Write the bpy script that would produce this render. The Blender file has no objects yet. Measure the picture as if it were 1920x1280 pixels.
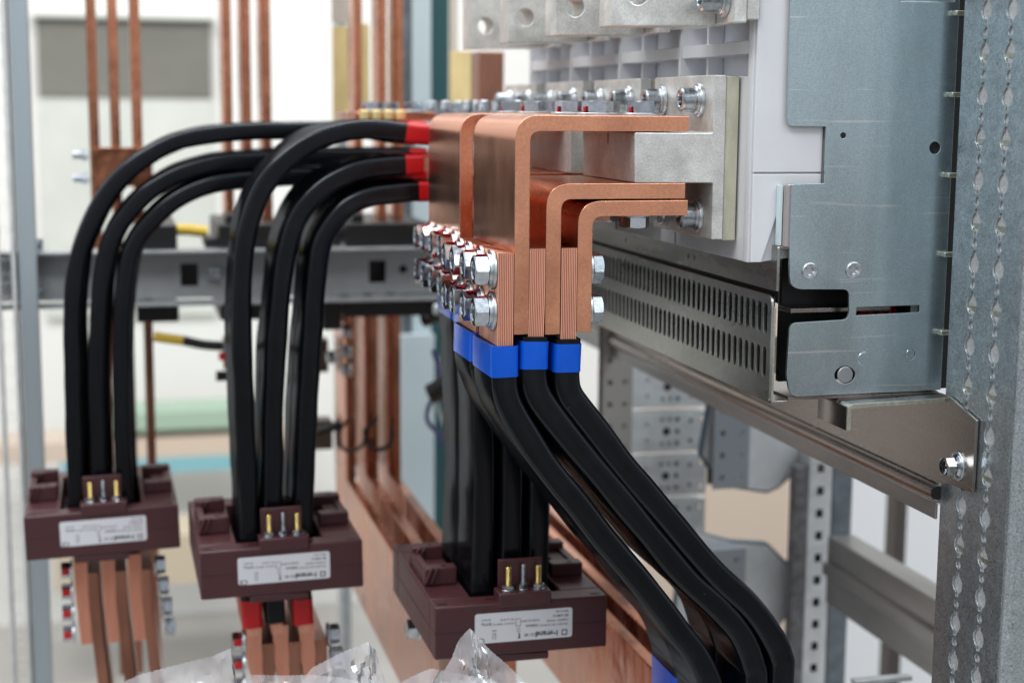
import bpy, bmesh, math, random
from mathutils import Vector, Matrix, noise
random.seed(7)
S = 0.001                                     # all numbers below are millimetres
sc = bpy.context.scene
COL = sc.collection
PI = math.pi

# ------------------------------------------------------------------ camera
yaw, pitch, roll = math.radians(14.26), math.radians(8.48), math.radians(0.45)
fw0 = Vector((math.sin(yaw), math.cos(yaw), 0)); rt0 = Vector((math.cos(yaw), -math.sin(yaw), 0)); up0 = Vector((0, 0, 1))
fwd = fw0*math.cos(pitch) - up0*math.sin(pitch); up1 = up0*math.cos(pitch) + fw0*math.sin(pitch)
rgt = rt0*math.cos(roll) + up1*math.sin(roll); up2 = up1*math.cos(roll) - rt0*math.sin(roll)
cam = bpy.data.cameras.new('camera'); camo = bpy.data.objects.new('camera', cam); COL.objects.link(camo)
camo.matrix_world = Matrix(((rgt.x, up2.x, -fwd.x, 0), (rgt.y, up2.y, -fwd.y, 0), (rgt.z, up2.z, -fwd.z, 0), (0, 0, 0, 1)))
cam.sensor_width = 36; cam.lens = 55.1; cam.clip_start = 0.02; cam.clip_end = 60
cam.dof.use_dof = True; cam.dof.focus_distance = 0.95; cam.dof.aperture_fstop = 6.3
sc.camera = camo

# ------------------------------------------------------------------ world and lamps
w = bpy.data.worlds.new('World'); sc.world = w; w.use_nodes = True
wn = w.node_tree.nodes; wl = w.node_tree.links; wn.clear()
wo = wn.new('ShaderNodeOutputWorld'); wb = wn.new('ShaderNodeBackground'); wc = wn.new('ShaderNodeTexCoord')
ws = wn.new('ShaderNodeSeparateXYZ'); wr = wn.new('ShaderNodeValToRGB'); wz = wn.new('ShaderNodeMapRange')
wz.inputs['From Min'].default_value = -1; wz.inputs['From Max'].default_value = 1
wl.new(wc.outputs['Generated'], ws.inputs[0]); wl.new(ws.outputs['Z'], wz.inputs['Value']); wl.new(wz.outputs[0], wr.inputs[0])
cr = wr.color_ramp; cr.elements[0].position = 0.0; cr.elements[0].color = (0.10, 0.085, 0.075, 1)
cr.elements[1].position = 1.0; cr.elements[1].color = (0.95, 1.0, 1.05, 1)
for p_, c_ in ((0.40, (0.17, 0.155, 0.145, 1)), (0.50, (0.42, 0.43, 0.45, 1)), (0.60, (0.60, 0.64, 0.68, 1)), (0.75, (0.7, 0.76, 0.8, 1))):
    e = cr.elements.new(p_); e.color = c_
wm = wn.new('ShaderNodeMapping'); wm.inputs['Scale'].default_value = (6.5, 6.5, 1.0)
wno = wn.new('ShaderNodeTexNoise'); wno.inputs['Scale'].default_value = 1.7; wno.inputs['Detail'].default_value = 2
wl.new(wc.outputs['Generated'], wm.inputs[0]); wl.new(wm.outputs[0], wno.inputs['Vector'])
wr2 = wn.new('ShaderNodeMapRange'); wr2.inputs['From Min'].default_value = 0.35; wr2.inputs['From Max'].default_value = 0.65
wr2.inputs['To Min'].default_value = 0.15; wr2.inputs['To Max'].default_value = 2.1
wl.new(wno.outputs['Fac'], wr2.inputs['Value'])
wx = wn.new('ShaderNodeVectorMath'); wx.operation = 'SCALE'
wl.new(wr.outputs[0], wx.inputs[0]); wl.new(wr2.outputs[0], wx.inputs['Scale'])
wl.new(wx.outputs[0], wb.inputs['Color']); wb.inputs['Strength'].default_value = 1.0
wl.new(wb.outputs[0], wo.inputs[0])

def lamp(name, loc, target, size, power, color):
    d = bpy.data.lights.new(name, 'AREA'); d.shape = 'RECTANGLE'; d.size = size[0]*S; d.size_y = size[1]*S
    d.energy = power; d.color = color
    o = bpy.data.objects.new(name, d); COL.objects.link(o)
    o.location = Vector(loc)*S
    o.rotation_euler = (Vector(target)-Vector(loc)).to_track_quat('-Z', 'Y').to_euler()
    return o
lamp('ceiling_lamp_front', (-700, 250, 1500), (250, 950, -150), (1700, 350), 21, (1.0, 0.985, 0.96))
lamp('right_fill_lamp', (1300, -100, 1500), (450, 900, -100), (1400, 450), 15, (0.90, 0.96, 1.0))  # added cool fill from the right for plate and upright
lamp('wall_fill_lamp', (-200, 2300, 1900), (100, 3900, 0), (3000, 500), 70, (1.0, 0.99, 0.97))  # unseen lamp added to whiten the rear wall
lamp('ceiling_lamp_middle', (250, 1500, 1500), (250, 1450, -200), (1500, 300), 14, (1.0, 0.99, 0.97))

sc.view_settings.view_transform = 'Standard'; sc.view_settings.look = 'None'
sc.view_settings.exposure = 0.0; sc.view_settings.gamma = 1.0; sc.view_settings.use_curve_mapping = False
sc.cycles.use_denoising = True; sc.cycles.max_bounces = 10; sc.cycles.glossy_bounces = 6; sc.cycles.transparent_max_bounces = 16
sc.cycles.sample_clamp_indirect = 6.0; sc.cycles.caustics_reflective = False; sc.cycles.caustics_refractive = False
sc.cycles.blur_glossy = 0.5

# ------------------------------------------------------------------ materials
MATS = {}
def mat(name, col=(0.5, 0.5, 0.5), rough=0.5, metal=0.0, var=0.0, vscale=60, stretch=(1, 1, 1), rvar=0.0, bump=0.0, bscale=400,
        coat=0.0, col2=None, spec=0.5, dist=0.0004, fine=None, alpha=None, bstretch=None):
    if name in MATS: return MATS[name]
    m = bpy.data.materials.new(name); m.use_nodes = True
    nt = m.node_tree; N = nt.nodes; L = nt.links
    b = N['Principled BSDF']
    b.inputs['Base Color'].default_value = (*col, 1); b.inputs['Roughness'].default_value = rough
    b.inputs['Metallic'].default_value = metal; b.inputs['Coat Weight'].default_value = coat
    b.inputs['Specular IOR Level'].default_value = spec
    tc = N.new('ShaderNodeTexCoord'); mp = N.new('ShaderNodeMapping'); mp.inputs['Scale'].default_value = stretch
    L.new(tc.outputs['Object'], mp.inputs[0])
    if var or rvar:
        n = N.new('ShaderNodeTexNoise'); n.inputs['Scale'].default_value = vscale; n.inputs['Detail'].default_value = 6; n.inputs['Roughness'].default_value = 0.62
        L.new(mp.outputs[0], n.inputs['Vector'])
        if var:
            r = N.new('ShaderNodeValToRGB'); r.color_ramp.elements[0].position = 0.33; r.color_ramp.elements[1].position = 0.67
            c2 = col2 if col2 else tuple(max(0, c*(1-var)) for c in col)
            r.color_ramp.elements[0].color = (*c2, 1); r.color_ramp.elements[1].color = (*[min(1, c*(1+0.15*var)) for c in col], 1)
            L.new(n.outputs['Fac'], r.inputs[0])
            out = r.outputs[0]
            if fine:
                n2 = N.new('ShaderNodeTexNoise'); n2.inputs['Scale'].default_value = fine[0]; n2.inputs['Detail'].default_value = 3
                L.new(tc.outputs['Object'], n2.inputs['Vector'])
                mr = N.new('ShaderNodeMapRange'); mr.inputs['From Min'].default_value = 0.3; mr.inputs['From Max'].default_value = 0.7
                mr.inputs['To Min'].default_value = 1-fine[1]; mr.inputs['To Max'].default_value = 1+fine[1]*0.5
                L.new(n2.outputs['Fac'], mr.inputs['Value'])
                vm = N.new('ShaderNodeVectorMath'); vm.operation = 'SCALE'; L.new(out, vm.inputs[0]); L.new(mr.outputs[0], vm.inputs['Scale'])
                out = vm.outputs[0]
            L.new(out, b.inputs['Base Color'])
        if rvar:
            mr = N.new('ShaderNodeMapRange'); mr.inputs['From Min'].default_value = 0.3; mr.inputs['From Max'].default_value = 0.7
            mr.inputs['To Min'].default_value = max(0.03, rough-rvar); mr.inputs['To Max'].default_value = rough+rvar
            L.new(n.outputs['Fac'], mr.inputs['Value']); L.new(mr.outputs[0], b.inputs['Roughness'])
    if bump:
        n3 = N.new('ShaderNodeTexNoise'); n3.inputs['Scale'].default_value = bscale; n3.inputs['Detail'].default_value = 4
        mp3 = N.new('ShaderNodeMapping'); mp3.inputs['Scale'].default_value = bstretch or stretch
        L.new(tc.outputs['Object'], mp3.inputs[0]); L.new(mp3.outputs[0], n3.inputs['Vector'])
        bp = N.new('ShaderNodeBump'); bp.inputs['Strength'].default_value = bump; bp.inputs['Distance'].default_value = dist
        L.new(n3.outputs['Fac'], bp.inputs['Height']); L.new(bp.outputs[0], b.inputs['Normal'])
    MATS[name] = m
    return m

def add_waves(m, scale, strength, dist, stretch=(1, 1, 1)):
    """broad gentle unevenness on top of the fine bump"""
    nt = m.node_tree; N = nt.nodes; L = nt.links; b = N['Principled BSDF']
    tc = N.new('ShaderNodeTexCoord'); mp = N.new('ShaderNodeMapping'); mp.inputs['Scale'].default_value = stretch
    n = N.new('ShaderNodeTexNoise'); n.inputs['Scale'].default_value = scale; n.inputs['Detail'].default_value = 2
    L.new(tc.outputs['Object'], mp.inputs[0]); L.new(mp.outputs[0], n.inputs['Vector'])
    bp = N.new('ShaderNodeBump'); bp.inputs['Strength'].default_value = strength; bp.inputs['Distance'].default_value = dist
    L.new(n.outputs['Fac'], bp.inputs['Height'])
    if b.inputs['Normal'].links: L.new(b.inputs['Normal'].links[0].from_socket, bp.inputs['Normal'])
    L.new(bp.outputs[0], b.inputs['Normal'])

def add_scratches(m, stretch, scale, thresh, amount, rotz=0.0):
    """fine wear lines: a stretched noise cut at a high threshold lightens and smooths the metal"""
    nt = m.node_tree; N = nt.nodes; L = nt.links; b = N['Principled BSDF']
    tc = N.new('ShaderNodeTexCoord'); mp = N.new('ShaderNodeMapping'); mp.inputs['Scale'].default_value = stretch
    mp.inputs['Rotation'].default_value = (0, rotz, 0)
    n = N.new('ShaderNodeTexNoise'); n.inputs['Scale'].default_value = scale; n.inputs['Detail'].default_value = 3
    L.new(tc.outputs['Object'], mp.inputs[0]); L.new(mp.outputs[0], n.inputs['Vector'])
    mr = N.new('ShaderNodeMapRange'); mr.inputs['From Min'].default_value = thresh; mr.inputs['From Max'].default_value = thresh+0.05
    mr.inputs['To Max'].default_value = amount; L.new(n.outputs['Fac'], mr.inputs['Value'])
    mx = N.new('ShaderNodeMix'); mx.data_type = 'RGBA'; mx.inputs[7].default_value = (0.92, 0.92, 0.9, 1)
    src = b.inputs['Base Color'].links[0].from_socket if b.inputs['Base Color'].links else None
    if src: L.new(src, mx.inputs[6])
    else: mx.inputs[6].default_value = b.inputs['Base Color'].default_value
    L.new(mr.outputs[0], mx.inputs[0]); L.new(mx.outputs[2], b.inputs['Base Color'])

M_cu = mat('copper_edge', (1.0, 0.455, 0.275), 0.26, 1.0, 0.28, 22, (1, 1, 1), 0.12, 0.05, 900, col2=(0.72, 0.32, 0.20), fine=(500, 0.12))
M_cuf = mat('copper_rolled_face', (1.0, 0.48, 0.31), 0.25, 1.0, 0.5, 16, (1, 1.0, 0.5), 0.04, 0.03, 200, col2=(0.86, 0.40, 0.25), fine=(200, 0.07), dist=0.0002, bstretch=(1, 1, 0.12))
add_scratches(M_cuf, (1, 0.25, 2.2), 60, 0.70, 0.16)
M_lam = mat('copper_sheet_laminate', (0.95, 0.47, 0.33), 0.36, 0.45, 0.12, 200, (1, 1, 0.1), 0.05)
M_gap = mat('laminate_gap_shade', (0.50, 0.12, 0.06), 0.5, 0.6)  # dark core colour stands in for the shade between the sheets
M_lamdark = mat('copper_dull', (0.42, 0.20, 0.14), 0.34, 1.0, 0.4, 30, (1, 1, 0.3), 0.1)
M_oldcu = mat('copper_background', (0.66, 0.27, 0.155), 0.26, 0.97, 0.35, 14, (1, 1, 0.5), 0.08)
M_zn = mat('zinc_bolt', (0.58, 0.63, 0.69), 0.16, 1.0, 0.25, 220, (1, 1, 1), 0.05, 0.04, 900)
M_znd = mat('zinc_bolt_dull', (0.50, 0.55, 0.60), 0.30, 1.0, 0.3, 200, (1, 1, 1), 0.08, 0.15, 700)
M_shank = mat('shank_steel', (0.30, 0.32, 0.34), 0.4, 1.0)
M_wash = mat('zinc_washer', (0.66, 0.70, 0.74), 0.34, 1.0, 0.2, 300)
M_tin = mat('tinned_block', (0.86, 0.86, 0.83), 0.38, 0.55, 0.28, 55, (1, 1, 1), 0.10, 0.35, 700, fine=(900, 0.16), dist=0.0005)
M_spacer = mat('aged_resin_spacer', (0.68, 0.66, 0.52), 0.40, 0.0, 0.35, 60, (1, 1, 0.4), 0.05, 0.2, 300)
M_pl = mat('lilac_grey_plastic', (0.78, 0.79, 0.83), 0.42, 0.0, 0.05, 20, bump=0.05, bscale=900)
M_panel = mat('satin_zinc_sheet', (0.60, 0.73, 0.78), 0.25, 0.95, 0.20, 16, (1, 1, 0.35), 0.06, 0.07, 1500, fine=(1400, 0.16), dist=0.0002)
add_scratches(M_panel, (0.12, 1, 3.2), 75, 0.665, 0.55, 0.05)
add_scratches(M_panel, (2.6, 1, 0.07), 60, 0.70, 0.35, 0.01)
M_galv = mat('galvanised_post', (0.66, 0.74, 0.79), 0.36, 0.92, 0.42, 800, (1, 1, 1), 0.10, 0.35, 1100, fine=(110, 0.14), dist=0.0003)
M_galvb = mat('galvanised_frame', (0.52, 0.55, 0.57), 0.42, 0.75, 0.25, 60, (1, 1, 1), 0.08)
M_dsteel = mat('dark_zinc_steel', (0.40, 0.355, 0.33), 0.27, 0.97, 0.35, 22, (1, 0.2, 1), 0.06, 0.0, 1200, fine=(500, 0.12))
add_scratches(M_dsteel, (1, 0.15, 4.0), 90, 0.70, 0.18)
M_srail = mat('slotted_zinc_steel', (0.50, 0.52, 0.49), 0.28, 0.97, 0.35, 22, (1, 0.2, 1), 0.06, 0.0, 1200, fine=(500, 0.10))
M_cut = mat('cut_sheet_edge', (0.66, 0.67, 0.56), 0.38, 0.9, 0.3, 300)
M_blk = mat('black_insulation', (0.0045, 0.005, 0.0068), 0.20, 0.0, 0.25, 30, (1, 1, 0.5), 0.05, 0.06, 120, spec=0.22, coat=0.0, dist=0.0004)
add_scratches(M_blk, (1, 1, 1.2), 150, 0.765, 0.10)
M_blkm = mat('black_moulding', (0.010, 0.010, 0.011), 0.45)
M_blue = mat('blue_tape', (0.001, 0.10, 0.66), 0.22, 0.0, 0.15, 40, bump=0.16, bscale=90, spec=0.4)
M_red = mat('red_tape', (0.62, 0.006, 0.010), 0.34, 0.0, 0.15, 40, bump=0.10, bscale=90)
M_paint = mat('red_marker_paint', (0.55, 0.006, 0.012), 0.22, 0.0, 0.1, 200, coat=0.3)
M_brown = mat('oxblood_plastic', (0.072, 0.022, 0.026), 0.38, 0.0, 0.15, 30, bump=0.12, bscale=900, dist=0.0002)
M_lab = mat('white_sticker', (0.74, 0.75, 0.80), 0.35)
M_ink = mat('label_ink', (0.035, 0.035, 0.04), 0.5)
M_brass = mat('brass_stud', (0.80, 0.58, 0.22), 0.25, 1.0)
M_white = mat('white_plastic', (0.72, 0.78, 0.77), 0.4)
M_yel = mat('yellow_sleeve', (0.75, 0.52, 0.06), 0.45)
M_yelbar = mat('yellow_chromate_bar', (0.93, 0.74, 0.36), 0.42, 0.25, 0.35, 22, (1, 1, 0.5), col2=(0.74, 0.58, 0.27))
M_teal = mat('dark_teal_panel', (0.018, 0.085, 0.095), 0.5)
M_pale = mat('pale_blue_panel', (0.62, 0.73, 0.77), 0.5)
M_beige = mat('beige_panel', (0.60, 0.49, 0.40), 0.6)
M_wall = mat('wall_paint', (0.82, 0.81, 0.78), 0.7, 0, 0.05, 2)
M_floor = mat('floor_paint', (0.42, 0.40, 0.375), 0.45, 0, 0.15, 2)
M_shut = mat('grey_shutter', (0.20, 0.195, 0.17), 0.6, 0, 0.3, 2.2)
M_green = mat('green_box', (0.34, 0.46, 0.36), 0.6)
M_blueb = mat('turquoise_box', (0.22, 0.46, 0.52), 0.6)
M_rod = mat('pink_grey_rod', (0.55, 0.50, 0.50), 0.35, 0.7)

def rubber(m, lo, hi, rough):
    """matte rubber: diffuse black with a sheen that stays low even at a flat angle"""
    nt = m.node_tree; N = nt.nodes; L = nt.links; b = N['Principled BSDF']; out = N['Material Output']
    d = N.new('ShaderNodeBsdfDiffuse'); g = N.new('ShaderNodeBsdfGlossy'); mx = N.new('ShaderNodeMixShader'); lw = N.new('ShaderNodeLayerWeight')
    g.inputs['Roughness'].default_value = rough; lw.inputs['Blend'].default_value = 0.3
    mr = N.new('ShaderNodeMapRange'); mr.inputs['To Min'].default_value = lo; mr.inputs['To Max'].default_value = hi
    L.new(lw.outputs['Facing'], mr.inputs['Value']); L.new(mr.outputs[0], mx.inputs[0])
    L.new(b.inputs['Base Color'].links[0].from_socket, d.inputs['Color'])
    nrm = b.inputs['Normal'].links[0].from_socket
    for q in (d, g, lw): L.new(nrm, q.inputs['Normal'])
    g.inputs['Color'].default_value = (0.86, 0.92, 1.0, 1)
    L.new(d.outputs[0], mx.inputs[1]); L.new(g.outputs[0], mx.inputs[2]); L.new(mx.outputs[0], out.inputs[0])

m = bpy.data.materials.new('clear_film'); m.use_nodes = True; MATS['clear_film'] = m
nt = m.node_tree; nt.nodes.clear()
o_ = nt.nodes.new('ShaderNodeOutputMaterial'); mixs = nt.nodes.new('ShaderNodeMixShader'); tr = nt.nodes.new('ShaderNodeBsdfTransparent')
gl = nt.nodes.new('ShaderNodeBsdfGlossy'); gl.inputs['Roughness'].default_value = 0.16; fr = nt.nodes.new('ShaderNodeFresnel'); fr.inputs['IOR'].default_value = 1.9
df = nt.nodes.new('ShaderNodeBsdfDiffuse'); df.inputs['Color'].default_value = (0.75, 0.72, 0.75, 1)
mix2 = nt.nodes.new('ShaderNodeMixShader'); mix2.inputs[0].default_value = 0.36
tr.inputs['Color'].default_value = (0.93, 0.92, 0.93, 1)
nt.links.new(fr.outputs[0], mixs.inputs[0]); nt.links.new(tr.outputs[0], mix2.inputs[1]); nt.links.new(df.outputs[0], mix2.inputs[2])
nt.links.new(mix2.outputs[0], mixs.inputs[1]); nt.links.new(gl.outputs[0], mixs.inputs[2]); nt.links.new(mixs.outputs[0], o_.inputs[0])
M_film = m

add_waves(M_cu, 30, 0.3, 0.0014)
add_waves(M_panel, 9, 0.35, 0.006, (1, 1, 0.25)); add_waves(M_dsteel, 8, 0.35, 0.006, (1, 0.4, 1)); add_waves(M_srail, 8, 0.35, 0.006, (1, 0.4, 1))
add_waves(M_galv, 9, 0.3, 0.005, (1, 1, 0.3)); add_waves(M_oldcu, 25, 0.5, 0.004); add_waves(M_blk, 22, 0.3, 0.002); rubber(M_blk, 0.026, 0.15, 0.17)

# ------------------------------------------------------------------ geometry helpers
def V(x, y, z): return Vector((x*S, y*S, z*S))
def finish(bm, name, material, parent=None, bevel=0.0, smooth=True, angle=35, seg=2, sub=0):
    bmesh.ops.recalc_face_normals(bm, faces=bm.faces)
    me = bpy.data.meshes.new(name); bm.to_mesh(me); bm.free()
    if smooth:
        me.shade_smooth(); me.set_sharp_from_angle(angle=math.radians(angle))
    me.materials.append(material)
    o = bpy.data.objects.new(name, me); COL.objects.link(o)
    if bevel:
        md = o.modifiers.new('bevel', 'BEVEL'); md.width = bevel*S; md.segments = seg; md.limit_method = 'ANGLE'; md.angle_limit = math.radians(40)
        md.harden_normals = False
    if parent:
        o.parent = parent
        o.matrix_parent_inverse = Matrix.Translation(-parent.location)
    return o
def thing(name, label, cat, base=(0, 0, 0), group=None, kind=None):
    o = bpy.data.objects.new(name, None); o.empty_display_size = 0.01; COL.objects.link(o)
    o.location = Vector(base)*S
    o['label'] = label; o['category'] = cat
    if group: o['group'] = group
    if kind: o['kind'] = kind
    return o
def tag(o, label, cat, group=None):
    o['label'] = label; o['category'] = cat
    if group: o['group'] = group
    return o
def struct(o): o['kind'] = 'structure'; return o
def box(bm, x0, x1, y0, y1, z0, z1):
    vs = [bm.verts.new(V(x, y, z)) for x in (x0, x1) for y in (y0, y1) for z in (z0, z1)]
    for f in ((0, 1, 3, 2), (4, 6, 7, 5), (0, 4, 5, 1), (2, 3, 7, 6), (0, 2, 6, 4), (1, 5, 7, 3)):
        bm.faces.new([vs[i] for i in f])
    return vs
def bx(name, material, parent, *a, bevel=0.4, **k):
    bm = bmesh.new(); box(bm, *a); return finish(bm, name, material, parent, bevel, **k)
def axis_m(origin, ax):
    """matrix whose local z runs along ax"""
    z = Vector(ax).normalized(); q = z.to_track_quat('Z', 'Y'); return Matrix.Translation(Vector(origin)*S) @ q.to_matrix().to_4x4()
def loft(bm, rings, close_start=True, close_end=True):
    rv = [[bm.verts.new(p) for p in r] for r in rings]
    n = len(rv[0])
    for a, b in zip(rv, rv[1:]):
        for i in range(n): bm.faces.new((a[i], a[(i+1) % n], b[(i+1) % n], b[i]))
    if close_start: bm.faces.new(list(reversed(rv[0])))
    if close_end: bm.faces.new(rv[-1])
def lathe(bm, origin, ax, prof, n=24, hexr=None):
    """prof: (radius, height, hexness) rings from base up, closed at both ends"""
    M = axis_m(origin, ax); rings = []
    for p in prof:
        r, h = p[0], p[1]; hx = p[2] if len(p) > 2 else 0
        ring = []
        for i in range(n):
            a = 2*PI*i/n
            rr = r
            if hx:
                am = (a % (PI/3)) - PI/6
                rh = r/math.cos(am)
                rr = rh if hx == 1 else min(rh, hx)
            ring.append(M @ (Vector((rr*math.cos(a), rr*math.sin(a), h))*S))
        rings.append(ring)
    loft(bm, rings)
def cyl(name, material, parent, origin, ax, r, h, n=24, ch=0.0, **k):
    bm = bmesh.new()
    lathe(bm, origin, ax, [(r-ch, 0), (r, ch), (r, h-ch), (r-ch, h)] if ch else [(r, 0), (r, h)], n)
    return finish(bm, name, material, parent, **k)
def washer_bm(origin, ax, r, ri, h):
    bm = bmesh.new(); M = axis_m(origin, ax); n = 32; rings = []
    for (rr, hh) in ((ri, 0), (r, 0), (r, h*0.75), (r-0.3, h), (ri, h)):
        rings.append([M @ (Vector((rr*math.cos(2*PI*i/n), rr*math.sin(2*PI*i/n), hh))*S) for i in range(n)])
    rv = [[bm.verts.new(p) for p in r_] for r_ in rings]
    for a in range(len(rv)):
        b = (a+1) % len(rv)
        for i in range(n): bm.faces.new((rv[a][i], rv[a][(i+1) % n], rv[b][(i+1) % n], rv[b][i]))
    return bm
def hexring(bm, origin, ax, af, h, hole, spin=0.0, both=True):
    """hex nut: chamfered outside, bored hole with countersink"""
    M = axis_m(origin, ax) @ Matrix.Rotation(spin, 4, 'Z'); n = 48; R = af/2; Rc = R/math.cos(PI/6)
    def ring(r, hh, hx):
        out = []
        for i in range(n):
            a = 2*PI*i/n; am = (a % (PI/3))-PI/6
            rr = R/math.cos(am) if hx else r
            z = hh
            if hx:                            # chamfer cone cuts the corners back
                cut = (rr-R*0.97)*0.55
                z = hh-cut if hh > h/2 else (hh+cut if both else hh)
            out.append(M @ (Vector((rr*math.cos(a), rr*math.sin(a), z))*S))
        return out
    rings = [ring(hole, 0, 0), ring(R*0.96, 0, 0), ring(0, 0.02, 1), ring(0, h, 1), ring(R*0.95, h+0.02, 0), ring(hole*1.16, h, 0), ring(hole, h-0.8, 0), ring(hole, 0.1, 0)]
    rv = [[bm.verts.new(p) for p in r_] for r_ in rings]
    for a in range(len(rv)):
        b = (a+1) % len(rv)
        for i in range(n): bm.faces.new((rv[a][i], rv[a][(i+1) % n], rv[b][(i+1) % n], rv[b][i]))
def hexhead(bm, origin, ax, af, h, spin=0.0):
    M = axis_m(origin, ax) @ Matrix.Rotation(spin, 4, 'Z'); n = 48; R = af/2
    def ring(r, hh, hx):
        out = []
        for i in range(n):
            a = 2*PI*i/n; am = (a % (PI/3))-PI/6; rr = R/math.cos(am) if hx else r
            z = hh-((rr-R*0.97)*0.55 if hx and hh > h/2 else 0)
            out.append(M @ (Vector((rr*math.cos(a), rr*math.sin(a), z))*S))
        return out
    loft(bm, [ring(R*0.93, 0, 0), ring(R*0.93, 0.5, 0), ring(0, 0.6, 1), ring(0, h, 1), ring(R*0.93, h+0.02, 0), ring(R*0.80, h-0.15, 0)])
def thread(bm, origin, ax, r, h, pitch=1.5, n=16):
    k = max(2, int(h/pitch)); prof = []
    for i in range(k):
        prof += [(r, h*i/k), (r*0.88, h*(i+0.5)/k)]
    prof += [(r, h-0.6), (r-0.7, h)]
    lathe(bm, origin, ax, prof, n)
def catmull(pts, step=3.0):
    P = [Vector((p[0], p[1])) for p in pts]; P = [2*P[0]-P[1]]+P+[2*P[-1]-P[-2]]; out = []
    for i in range(1, len(P)-2):
        n = max(2, int((P[i+1]-P[i]).length/step))
        for k in range(n):
            t = k/n; a, b, c, d = P[i-1], P[i], P[i+1], P[i+2]
            out.append(0.5*((2*b)+(c-a)*t+(2*a-5*b+4*c-d)*t*t+(3*b-a-3*c+d)*t*t*t))
    out.append(P[-2]); return out
def rrect(t, wd, r, seg=5):
    pts = []
    for cx, cy, a0 in ((t/2-r, wd-r, 0), (-t/2+r, wd-r, PI/2), (-t/2+r, r, PI), (t/2-r, r, 1.5*PI)):
        for k in range(seg+1):
            a = a0+PI/2*k/seg; pts.append((cx+r*math.cos(a), cy+r*math.sin(a)))
    return pts
def sweep(bm, path, t, y0, wd, r=3.0, off=0.0, wob=0.0, seed=0, seg=5, yshift=None):
    """rounded band of thickness t and depth wd (along y) following an xz path"""
    sec = rrect(t, wd, r, seg); rings = []; n = len(path)
    for i, p in enumerate(path):
        a = path[max(0, i-1)]; b = path[min(n-1, i+1)]; tg = (b-a).normalized(); nm = Vector((-tg.y, tg.x))
        ring = []
        for (u, v) in sec:
            uu = u+off
            if wob: uu += wob*noise.noise(Vector((p.x*0.03+seed, p.y*0.03, v*0.04+(3 if u > 0 else 0))))
            q = p+nm*uu
            ring.append(V(q.x, y0+v+(yshift(i/n) if yshift else 0), q.y))
        rings.append(ring)
    loft(bm, rings)
def sheets(bm, path, t, y0, wd, n):
    """stack of n thin copper sheets following a path"""
    th = t/n
    for k in range(n):
        off = -t/2+th*(k+0.5)
        sweep(bm, path, th*0.66, y0+random.uniform(0, .05), wd-random.uniform(0, .05), th*0.12, off, seg=1)
    bm.faces.ensure_lookup_table(); k0 = len(bm.faces)
    sweep(bm, path, t*0.96, y0+0.9, wd-1.8, 0.2, 0, seg=1)
    bm.faces.ensure_lookup_table()
    for f in bm.faces[k0:]: f.material_index = 1
def sub(path, a, b):
    """part of a path between arc lengths a and b"""
    out = []; s = 0
    for i in range(len(path)):
        if i: s += (path[i]-path[i-1]).length
        if a <= s <= b: out.append(path[i])
    return out
def seglen(path): return sum((path[i]-path[i-1]).length for i in range(1, len(path)))
def fillet(pts, rs, seg=6):
    out = []; n = len(pts)
    for i in range(n):
        p = Vector(pts[i]); r = rs[i] if isinstance(rs, (list, tuple)) else rs
        if r <= 0: out.append(p); continue
        a = (Vector(pts[i-1])-p); b = (Vector(pts[(i+1) % n])-p); la, lb = a.length, b.length; a /= la; b /= lb
        ang = a.angle(b); d = min(r/math.tan(ang/2), la*0.49, lb*0.49); p0 = p+a*d; p1 = p+b*d
        for k in range(seg+1):
            t = k/seg; out.append((1-t)**2*p0+2*t*(1-t)*p+t*t*p1)
    return out
def circ(cx, cy, r, n=20, ry=None):
    return [Vector((cx+r*math.cos(2*PI*i/n), cy+(ry or r)*math.sin(2*PI*i/n))) for i in range(n)]
def slot(cx, cy, wd, h, n=6):
    r = wd/2; out = []
    for k in range(n+1): a = PI*k/n; out.append(Vector((cx+r*math.cos(a), cy+h/2-r+r*math.sin(a))))
    for k in range(n+1): a = PI+PI*k/n; out.append(Vector((cx+r*math.cos(a), cy-h/2+r+r*math.sin(a))))
    return out
PL = {'XZ': Matrix(((1, 0, 0, 0), (0, 0, -1, 0), (0, 1, 0, 0), (0, 0, 0, 1))),     # thickness towards -y
      'YZ': Matrix(((0, 0, 1, 0), (1, 0, 0, 0), (0, 1, 0, 0), (0, 0, 0, 1))),      # thickness towards +x
      'XY': Matrix.Identity(4)}
def plate(name, material, parent, outline, holes, thick, plane, level, bevel=0.25):
    """sheet with holes. level: coordinate of its middle on the third axis"""
    cu = bpy.data.curves.new(name, 'CURVE'); cu.dimensions = '2D'; cu.fill_mode = 'BOTH'
    cu.extrude = max(0.0, (thick/2-bevel))*S; cu.bevel_depth = bevel*S; cu.bevel_resolution = 1; cu.offset = -bevel*S
    for lp in [outline]+holes:
        sp = cu.splines.new('POLY'); sp.points.add(len(lp)-1); sp.use_cyclic_u = True
        for q, p in zip(sp.points, lp): q.co = (p[0]*S, p[1]*S, 0, 1)
    tmp = bpy.data.objects.new('tmp', cu); COL.objects.link(tmp)
    dg = bpy.context.evaluated_depsgraph_get(); dg.update()
    me = bpy.data.meshes.new_from_object(tmp.evaluated_get(dg)); bpy.data.objects.remove(tmp); bpy.data.curves.remove(cu)
    sh = {'XZ': Vector((0, level*S, 0)), 'YZ': Vector((level*S, 0, 0)), 'XY': Vector((0, 0, level*S))}[plane]
    me.transform(Matrix.Translation(sh) @ PL[plane])
    bm = bmesh.new(); bm.from_mesh(me); bpy.data.meshes.remove(me)
    return finish(bm, name, material, parent, smooth=True, angle=25)
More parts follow.
